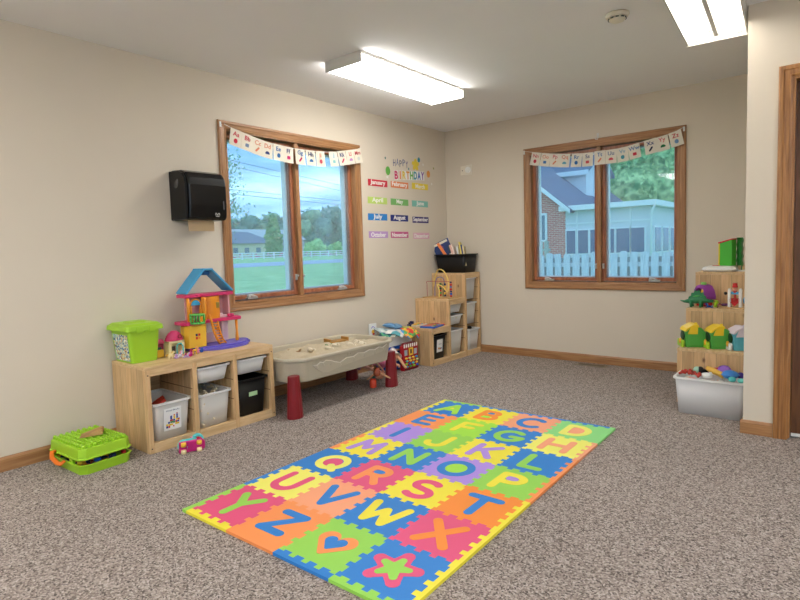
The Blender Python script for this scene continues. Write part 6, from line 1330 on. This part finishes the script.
# ------------------------------------------------------------------ outdoors
def leafmat(name, c1, c2):
    m = bpy.data.materials.new(name); nt, N, L, b = nodes(m)
    tc = N.new('ShaderNodeTexCoord'); nz = N.new('ShaderNodeTexNoise'); nz.inputs['Scale'].default_value = 1.3; nz.inputs['Detail'].default_value = 6; L.new(tc.outputs['Object'], nz.inputs['Vector'])
    cr = N.new('ShaderNodeValToRGB'); cr.color_ramp.elements[0].position = 0.35; cr.color_ramp.elements[1].position = 0.65; cr.color_ramp.elements[0].color = lin(c1); cr.color_ramp.elements[1].color = lin(c2)
    L.new(nz.outputs['Fac'], cr.inputs[0]); L.new(cr.outputs[0], b.inputs['Base Color']); b.inputs['Roughness'].default_value = 0.8
    return m
def tree(label, x, y, z0, h, w, m, leaf, n, trunkf=0.25, blobs=9, cat='tree', name='tree', shape='round', group=None, core=True, seed=1):
    rnd = random.Random(seed)
    t = thing(name, label, cat, (x, y, z0), 0, group)
    if trunkf > 0:
        tr = MB().tube([(0, 0, 0), (0.02 * w, 0, h * trunkf), (0, 0.02 * w, h * 0.7)], [0.05 * w, 0.035 * w, 0.012 * w], 8)
        for k in range(5):
            a = k * 1.26; tr.tube([(0, 0, h * (0.3 + 0.06 * k)), (math.cos(a) * w * 0.2, math.sin(a) * w * 0.2, h * (0.5 + 0.06 * k)), (math.cos(a) * w * 0.36, math.sin(a) * w * 0.36, h * (0.6 + 0.05 * k))], [0.02 * w, 0.012 * w, 0.005 * w], 6)
        tr.build('trunk', BARK, t)
    mb = MB(); bl = []
    for k in range(blobs):
        if shape == 'column':
            f = (k + 0.5) / blobs; bl.append((Vector((0, 0, h * (0.04 + 0.93 * f))), w * 0.5 * (1.0 if f < 0.6 else (1.25 - f) * 1.3), h / blobs * 0.9))
        else:
            a = k * 2.4; f = (k + 0.5) / blobs
            c = Vector((math.cos(a) * w * 0.27 * (1 if k else 0), math.sin(a) * w * 0.27, h * (trunkf + 0.12 + (0.8 - trunkf) * f * 0.85)))
            bl.append((c, w * (0.30 - 0.10 * max(0, f - 0.5)), w * 0.24))
    if core:
        for c, r, rz in bl: mb.ball(c, (r * 0.86, r * 0.86, rz * 0.9), 12, 8)
        mb.v = [tuple(Vector(v) * (1 + 0.0) + Vector((1, 1, 1)) * (leaf * 1.2 * mnoise.noise(Vector(v) * (2.0 / w * 3)))) for v in mb.v]
    for i in range(n):
        c, r, rz = rnd.choice(bl)
        d = Vector((rnd.gauss(0, 1), rnd.gauss(0, 1), rnd.gauss(0, 1))).normalized()
        p = c + Vector((d.x * r, d.y * r, d.z * rz)) * rnd.uniform(0.8 if core else 0.2, 1.12)
        s = leaf * rnd.uniform(0.6, 1.3)
        u = Vector((rnd.gauss(0, 1), rnd.gauss(0, 1), rnd.gauss(0, 1))).normalized(); v = u.cross(d + Vector((0.01, 0, 0)))
        if v.length < 0.05: continue
        v.normalize()
        mb.add([p - u * s, p + v * s * 0.55, p + u * s, p - v * s * 0.55], [(0, 1, 2, 3)])
    mb.build('foliage', m, t, fix=False)
    return t
BARK = P_('bark', (96, 80, 66), 0.9)
GRASS = leafmat('grass', (118, 168, 104), (150, 196, 132)); GRASS.node_tree.nodes['Noise Texture'].inputs['Scale'].default_value = 0.8
cX, cY, cZ = 3.7035, -5.4415, 1.177
# land: rises gently beyond the road (left side)
pr_ = [(0.2, -0.40), (15, -0.42), (54.0, -0.32), (58, -0.30)]
def strip(name, pts, m, y0=-160, y1=260, label=None, dz=0.0, kind='structure'):
    vs = []
    for x, z in pts: vs += [(-x, y0, z + dz), (-x, y1, z + dz)]
    fs = [(2 * k, 2 * k + 1, 2 * k + 3, 2 * k + 2) for k in range(len(pts) - 1)]
    o = MB().add(vs, fs).build(name, m, fix=False); o['kind'] = kind
    if label: o['label'] = label
    return o
strip('lawn', [(0.2, -0.40), (20, -0.40), (54.3, -0.30), (64.3, 0.03), (86, 0.30), (118, 0.42), (300, 1.2)], GRASS, label='mown green lawn outside the windows')
g3 = MB().add([(-0.2, -8.12, -0.40), (6.12, -8.12, -0.40), (6.12, -1.4, -0.40), (40, -1.4, -0.40), (40, -60, -0.40), (-0.2, -60, -0.40)], [(0, 1, 2, 3, 4, 5)]).build('bounce_ground', plastic('bounce_pale', (206, 202, 194), 0.9), fix=False); g3['kind'] = 'structure'  # unseen pale ground added to bounce daylight up to the ceiling
g2 = MB().add([(-0.2, 0.2, -0.401), (90, 0.2, -0.401), (90, 260, -0.401), (-0.2, 260, -0.401)], [(0, 1, 2, 3)]).build('lawn_back', GRASS, fix=False); g2['kind'] = 'structure'
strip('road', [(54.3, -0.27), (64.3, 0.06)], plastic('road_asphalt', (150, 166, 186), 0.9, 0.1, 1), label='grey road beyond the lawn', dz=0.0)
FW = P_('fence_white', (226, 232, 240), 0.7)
# white rail fence
xF = cX - 90; zF = 0.33
t = thing('rail_fence', 'long white three-rail fence beyond the road', 'fence', (xF, 80, zF))
for k, z in enumerate((0.35, 0.8, 1.25)): MB().box(-0.05, -45, z - 0.09, 0.05, 50, z + 0.09).build('rail', FW, t)
for k in range(39): MB().box(-0.08, -45 + k * 2.5, 0, 0.08, -44.8 + k * 2.5, 1.4).build('post', FW, t)
fb = MB(); rnd = random.Random(4)
for k in range(220):
    y = 40 + 85 * rnd.random(); c = Vector((xF - 1.2, y, zF + rnd.uniform(0.3, 1.1))); fb.ball(c, 0.12 + 0.1 * rnd.random(), 6, 4)
tag(fb.build('flower_bed', P_('pink_flowers', (214, 130, 160), 0.9)), 'dots of pink flowers along the white rail fence', 'flowers', kind='stuff')
# yellow house
D = 125; xH = cX - D
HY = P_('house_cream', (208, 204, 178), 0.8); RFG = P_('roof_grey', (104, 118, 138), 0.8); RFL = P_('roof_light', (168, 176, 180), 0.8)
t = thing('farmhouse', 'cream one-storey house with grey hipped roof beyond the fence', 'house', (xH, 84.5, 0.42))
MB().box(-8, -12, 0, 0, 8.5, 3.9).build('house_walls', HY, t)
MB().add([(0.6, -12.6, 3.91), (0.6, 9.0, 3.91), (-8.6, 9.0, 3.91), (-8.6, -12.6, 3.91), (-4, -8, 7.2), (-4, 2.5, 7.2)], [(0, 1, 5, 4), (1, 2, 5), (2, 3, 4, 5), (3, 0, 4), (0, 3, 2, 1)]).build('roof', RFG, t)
for y in (-9, -5, -1.5, 2.2, 6): MB().box(0.005, y, 1.2, 0.1, y + 1.4, 2.8).build('window', P_('far_glass', (110, 130, 150), 0.3), t)
t = thing('barn', 'long pale-roofed barn behind the cream house', 'barn', (cX - 140, 101, 0.5))
MB().box(-10, -16, 0, 0, 16, 5.2).build('barn_walls', P_('barn_wall', (160, 170, 180), 0.8), t)
MB().add([(0.5, -16.5, 5.2), (0.5, 16.5, 5.2), (-10.5, 16.5, 5.2), (-10.5, -16.5, 5.2), (-5, -16.5, 8.7), (-5, 16.5, 8.7)], [(0, 1, 5, 4), (1, 2, 5), (2, 3, 4, 5), (3, 0, 4), (0, 3, 2, 1)]).build('roof', RFL, t)
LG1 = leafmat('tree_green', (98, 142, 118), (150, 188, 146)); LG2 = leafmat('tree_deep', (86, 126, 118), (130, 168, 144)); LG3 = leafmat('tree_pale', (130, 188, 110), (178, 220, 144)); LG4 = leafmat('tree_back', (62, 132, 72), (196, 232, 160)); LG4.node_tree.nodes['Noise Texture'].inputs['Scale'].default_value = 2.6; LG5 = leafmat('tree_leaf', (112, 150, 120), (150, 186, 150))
def LP(D, dy): return cX - D, cY + dy * D
x, y = LP(115, 0.785); tree('tall columnar evergreen right of the cream house', x, y, 0.4, 10.6, 4.2, leafmat('evergreen', (84, 138, 92), (128, 180, 114)), 0.5, 1800, 0.02, 7, 'tree', 'evergreen', 'column')
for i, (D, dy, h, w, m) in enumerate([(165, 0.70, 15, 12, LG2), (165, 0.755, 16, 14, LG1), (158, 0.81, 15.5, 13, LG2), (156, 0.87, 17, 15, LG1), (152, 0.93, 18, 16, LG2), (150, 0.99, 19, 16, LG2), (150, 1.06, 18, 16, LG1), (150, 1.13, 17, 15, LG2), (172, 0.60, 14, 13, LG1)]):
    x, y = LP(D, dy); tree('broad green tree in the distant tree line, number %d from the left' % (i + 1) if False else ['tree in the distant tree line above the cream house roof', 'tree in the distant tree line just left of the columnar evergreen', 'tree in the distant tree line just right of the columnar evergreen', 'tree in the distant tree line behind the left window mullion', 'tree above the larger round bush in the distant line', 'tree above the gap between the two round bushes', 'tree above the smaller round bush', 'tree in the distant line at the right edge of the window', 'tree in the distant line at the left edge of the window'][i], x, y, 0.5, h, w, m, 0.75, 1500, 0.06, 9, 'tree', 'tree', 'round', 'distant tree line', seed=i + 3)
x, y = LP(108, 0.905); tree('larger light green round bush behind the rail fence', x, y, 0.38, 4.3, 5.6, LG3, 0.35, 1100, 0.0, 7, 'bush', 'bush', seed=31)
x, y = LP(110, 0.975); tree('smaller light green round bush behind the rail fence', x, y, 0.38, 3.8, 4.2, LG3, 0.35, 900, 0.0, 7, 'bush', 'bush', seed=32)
x, y = LP(14, 0.625); tree('near slender tree whose sparse leaves show at the left of the window', x, y, -0.4, 5.0, 2.3, LG5, 0.05, 2300, 0.3, 9, 'tree', 'young_tree', 'round', None, False, seed=40)
for i, (za, zb) in enumerate([(9.1, 7.9), (8.65, 7.35), (6.66, 6.35), (6.3, 5.95)]):
    ya, yb = cY + 0.67 * 40, cY + 1.0 * 40; k = (zb - za) / (yb - ya)
    y0, y1 = ya - 14, yb + 14
    tag(MB().tube([(cX - 40, y0, za + k * (y0 - ya)), (cX - 40, (y0 + y1) / 2, (za + zb) / 2), (cX - 40, y1, zb + k * (y1 - yb))], 0.022, 5).build('power_line', P_('cable', (90, 108, 120), 0.8)), ['uppermost power line crossing the sky', 'second power line from the top', 'third power line from the top', 'lowest power line crossing the sky'][i], 'power line', 'power lines outside the left window')
# ---- behind the end wall
t = thing('picket_fence', 'weathered white board fence just outside the end wall window', 'fence', (0, cY + 12, -0.4))
PK = wood('picket_white', (206, 216, 228), (178, 190, 206), 2, 5, 8, 0.8)
rnd = random.Random(9)
for k in range(38):
    x = -4.4 + k * 0.205; h = 1.40 + rnd.uniform(-0.03, 0.03); w = 0.150 + rnd.uniform(-0.01, 0.01)
    MB().prism([(x, 0), (x + w, 0), (x + w, h - 0.03), (x + w - 0.03, h), (x + 0.03, h), (x, h - 0.03)], -0.02, 0.0, 'y').build('picket', PK, t)
PKD = wood('picket_shaded', (150, 160, 166), (124, 136, 142), 2, 5, 8, 0.8)  # back boards greyed: the shade in the gaps is put into their colour
for k in range(38): MB().box(-4.3 + k * 0.205, 0.046, 0, -4.16 + k * 0.205, 0.062, 1.3).build('back_picket', PKD, t)
for z in (0.25, 1.1): MB().box(-4.5, 0.001, z, 3.5, 0.045, z + 0.09).build('rail', PK, t)
for x in (-4.0, -1.6, 0.8, 3.2): MB().box(x, 0.064, 0, x + 0.1, 0.16, 1.38).build('post', PK, t)
t = thing('picket_fence', 'farther greyish fence section in front of the brick house wall', 'fence', (0, cY + 17.5, -0.4))
PG = wood('picket_grey', (176, 186, 176), (150, 160, 156), 2, 5, 8, 0.8)
for k in range(17):
    x = -7.5 + k * 0.2; MB().prism([(x, 0), (x + 0.15, 0), (x + 0.15, 1.72), (x + 0.075, 1.78), (x, 1.72)], -0.02, 0, 'y').build('picket', PG, t)
for z in (0.3, 1.4): MB().box(-7.6, 0.001, z, -4.1, 0.045, z + 0.09).build('rail', PG, t)
# brick house with porch
yh = cY + 22
BRK = brickish('house_brick', (206, 112, 96), (184, 90, 78), (224, 204, 194), 2.2, 0.5, 0.17)
SIDE = plastic('white_siding', (204, 210, 218), 0.8, 0.04, 3)
ROOF = brickish('slate_shingle', (98, 110, 138), (86, 98, 126), (74, 84, 112), 3.0, 0.5, 0.2); TRIMW = P_('house_trim', (222, 228, 232), 0.7)
t = thing('brick_house', 'brick house with dark blue-grey roof and a white dormer behind the board fence', 'house', (0, yh, -0.4))
ex, ez = -5.45, 3.14; rx, rz_ = -9.95, 3.14 + 0.83 * 4.5
MB().prism([(ex, 0), (ex, ez), (rx, rz_), (2 * rx - ex, ez), (2 * rx - ex, 0)], 0, 9.2, 'y').build('brick_walls', BRK, t)
def rslab(mb, a, b, y0, y1, th): slab(mb, a, b, y0, y1, th)
mb = MB(); slab(mb, (rx, rz_ + 0.02), (ex + 0.35, ez - 0.29 + 0.02), -0.35, 9.5, 0.14); slab(mb, (2 * rx - ex - 0.35, ez - 0.27), (rx, rz_ + 0.02), -0.35, 9.5, 0.14); mb.build('roof', ROOF, t)
mb = MB(); mb.prism([(ex + 0.35, ez - 0.30), (ex + 0.35, ez - 0.12), (rx, rz_ + 0.16), (rx, rz_ - 0.06)], -0.40, -0.352, 'y'); mb.build('rake_board', TRIMW, t)
w_ = MB().sweep(-6.78, 1.75, -6.22, 2.95, [(0, 0.0), (0, 0.05), (0.09, 0.05), (0.09, 0.0)], lambda a, b, q: (a, -q, b)).build('window_frame', TRIMW, t)
MB().box(-6.70, -0.02, 1.83, -6.30, -0.001, 2.87).build('pane', P_('dusk_glass', (100, 120, 140), 0.2), w_)
w_ = MB().sweep(-8.6, 1.75, -7.4, 2.95, [(0, 0.0), (0, 0.05), (0.09, 0.05), (0.09, 0.0)], lambda a, b, q: (a, -q, b)).build('window_frame', TRIMW, t)
MB().box(-8.52, -0.02, 1.83, -7.48, -0.001, 2.87).build('pane', P_('dusk_glass', (100, 120, 140), 0.2), w_)
# dormer (front faces +x)
dy0, dy1 = 4.2, 7.4
MB().box(-8.2, dy0, 3.5, -6.15, dy1, 5.03).build('dormer_walls', SIDE, t)
mb = MB(); mid = (dy0 + dy1) / 2
mb.prism([(dy0 - 0.25, 4.95), (mid, 6.0), (mid, 6.14), (dy0 - 0.25, 5.09)], -9.4, -5.95, 'x'); mb.prism([(dy1 + 0.25, 4.95), (mid, 6.0), (mid, 6.14), (dy1 + 0.25, 5.09)], -9.4, -5.95, 'x')
mb.build('dormer_roof', ROOF, t)
MB().prism([(dy0 + 0.01, 5.035), (dy1 - 0.01, 5.035), (mid, 5.98)], -6.5, -6.16, 'x').build('dormer_gable', SIDE, t)
MB().box(-9.3, dy0 - 0.27, 4.86, -5.94, dy0 - 0.252, 5.08).build('dormer_trim', TRIMW, t)
w_ = MB().box(-6.149, mid - 0.7, 3.75, -6.11, mid + 0.7, 4.85).build('window_frame', TRIMW, t)
MB().box(-6.109, mid - 0.6, 3.85, -6.10, mid + 0.6, 4.75).build('pane', P_('dusk_glass', (100, 120, 140), 0.2), w_)
t = thing('porch', 'low white enclosed porch with a row of dark windows, joined to the brick house', 'porch', (0, yh, -0.4))
MB().box(-5.44, 0.02, 0, -2.17, 8.5, 2.95).build('porch_walls', SIDE, t)
MB().box(-5.6, -0.3, 2.96, -1.9, 8.8, 3.16).build('roof_fascia', TRIMW, t)
for a, b in ((-5.38, -5.02), (-4.90, -4.50), (-4.40, -3.92), (-3.79, -3.48), (-3.39, -2.91), (-2.84, -2.37)):
    f = MB().box(a - 0.05, -0.03, 1.18, b + 0.05, 0.018, 2.22).build('window_frame', TRIMW, t); MB().box(a, -0.045, 1.24, b, -0.031, 2.16).build('pane', P_('porch_glass', (84, 104, 136), 0.2), f)
for k in range(7):
    y = 0.4 + k * 1.15
    f = MB().box(-2.168, y, 1.18, -2.12, y + 0.9, 2.22).build('window_frame', TRIMW, t); MB().box(-2.119, y + 0.07, 1.24, -2.105, y + 0.83, 2.16).build('pane', P_('porch_glass', (84, 104, 136), 0.2), f)
for x in (-4.95, -3.85, -2.88): MB().box(x - 0.03, -0.01, 2.25, x + 0.03, 0.018, 2.94).build('panel_batten', TRIMW, t)
MB().box(-5.43, -0.015, 2.42, -2.18, 0.018, 2.48).build('panel_rail', TRIMW, t)
MB().tube([(-1.95, -0.25, 2.95), (-2.1, -0.1, 2.7), (-2.13, -0.04, 2.5), (-2.13, -0.04, 0.1)], 0.04, 8).build('downspout', TRIMW, t)
for i, (D, dx, h, w, m) in enumerate([(40, -0.335, 13, 10, LG4), (38, -0.275, 13.5, 10.5, LG4), (39, -0.215, 13.5, 11, LG4), (46, -0.42, 10, 8, LG4), (44, -0.13, 12, 9, LG4)]):
    tree(['big leafy green tree over the end of the porch roof', 'big leafy green tree at the centre of the right pane', 'big leafy green tree at the right edge of the end wall window', 'leafy tree rising behind the brick house roof', 'leafy tree standing right of the window view'][i], cX + dx * D, cY + D, -0.4, h, w, m, 0.24, 6500, 0.1, 14, 'tree', 'tree', 'round', 'leafy trees behind the porch', seed=50 + i)
# ------------------------------------------------------------------ overcast sky
w = bpy.data.worlds.new('sky'); sc.world = w; w.use_nodes = True; N = w.node_tree.nodes; L = w.node_tree.links
bg = N['Background']; tc = N.new('ShaderNodeTexCoord'); mp = N.new('ShaderNodeMapping'); mp.inputs['Scale'].default_value = (1.6, 1.6, 8.0)
L.new(tc.outputs['Generated'], mp.inputs['Vector']); nz = N.new('ShaderNodeTexNoise'); nz.inputs['Scale'].default_value = 2.6; nz.inputs['Detail'].default_value = 6; nz.inputs['Roughness'].default_value = 0.5
L.new(mp.outputs[0], nz.inputs['Vector']); cr = N.new('ShaderNodeValToRGB'); e = cr.color_ramp.elements
e[0].position = 0.40; e[0].color = lin((100, 144, 180)); e[1].position = 0.80; e[1].color = lin((212, 232, 244))
x = e.new(0.56); x.color = lin((146, 192, 222))
L.new(nz.outputs['Fac'], cr.inputs[0]); L.new(cr.outputs[0], bg.inputs[0]); bg.inputs[1].default_value = 0.70
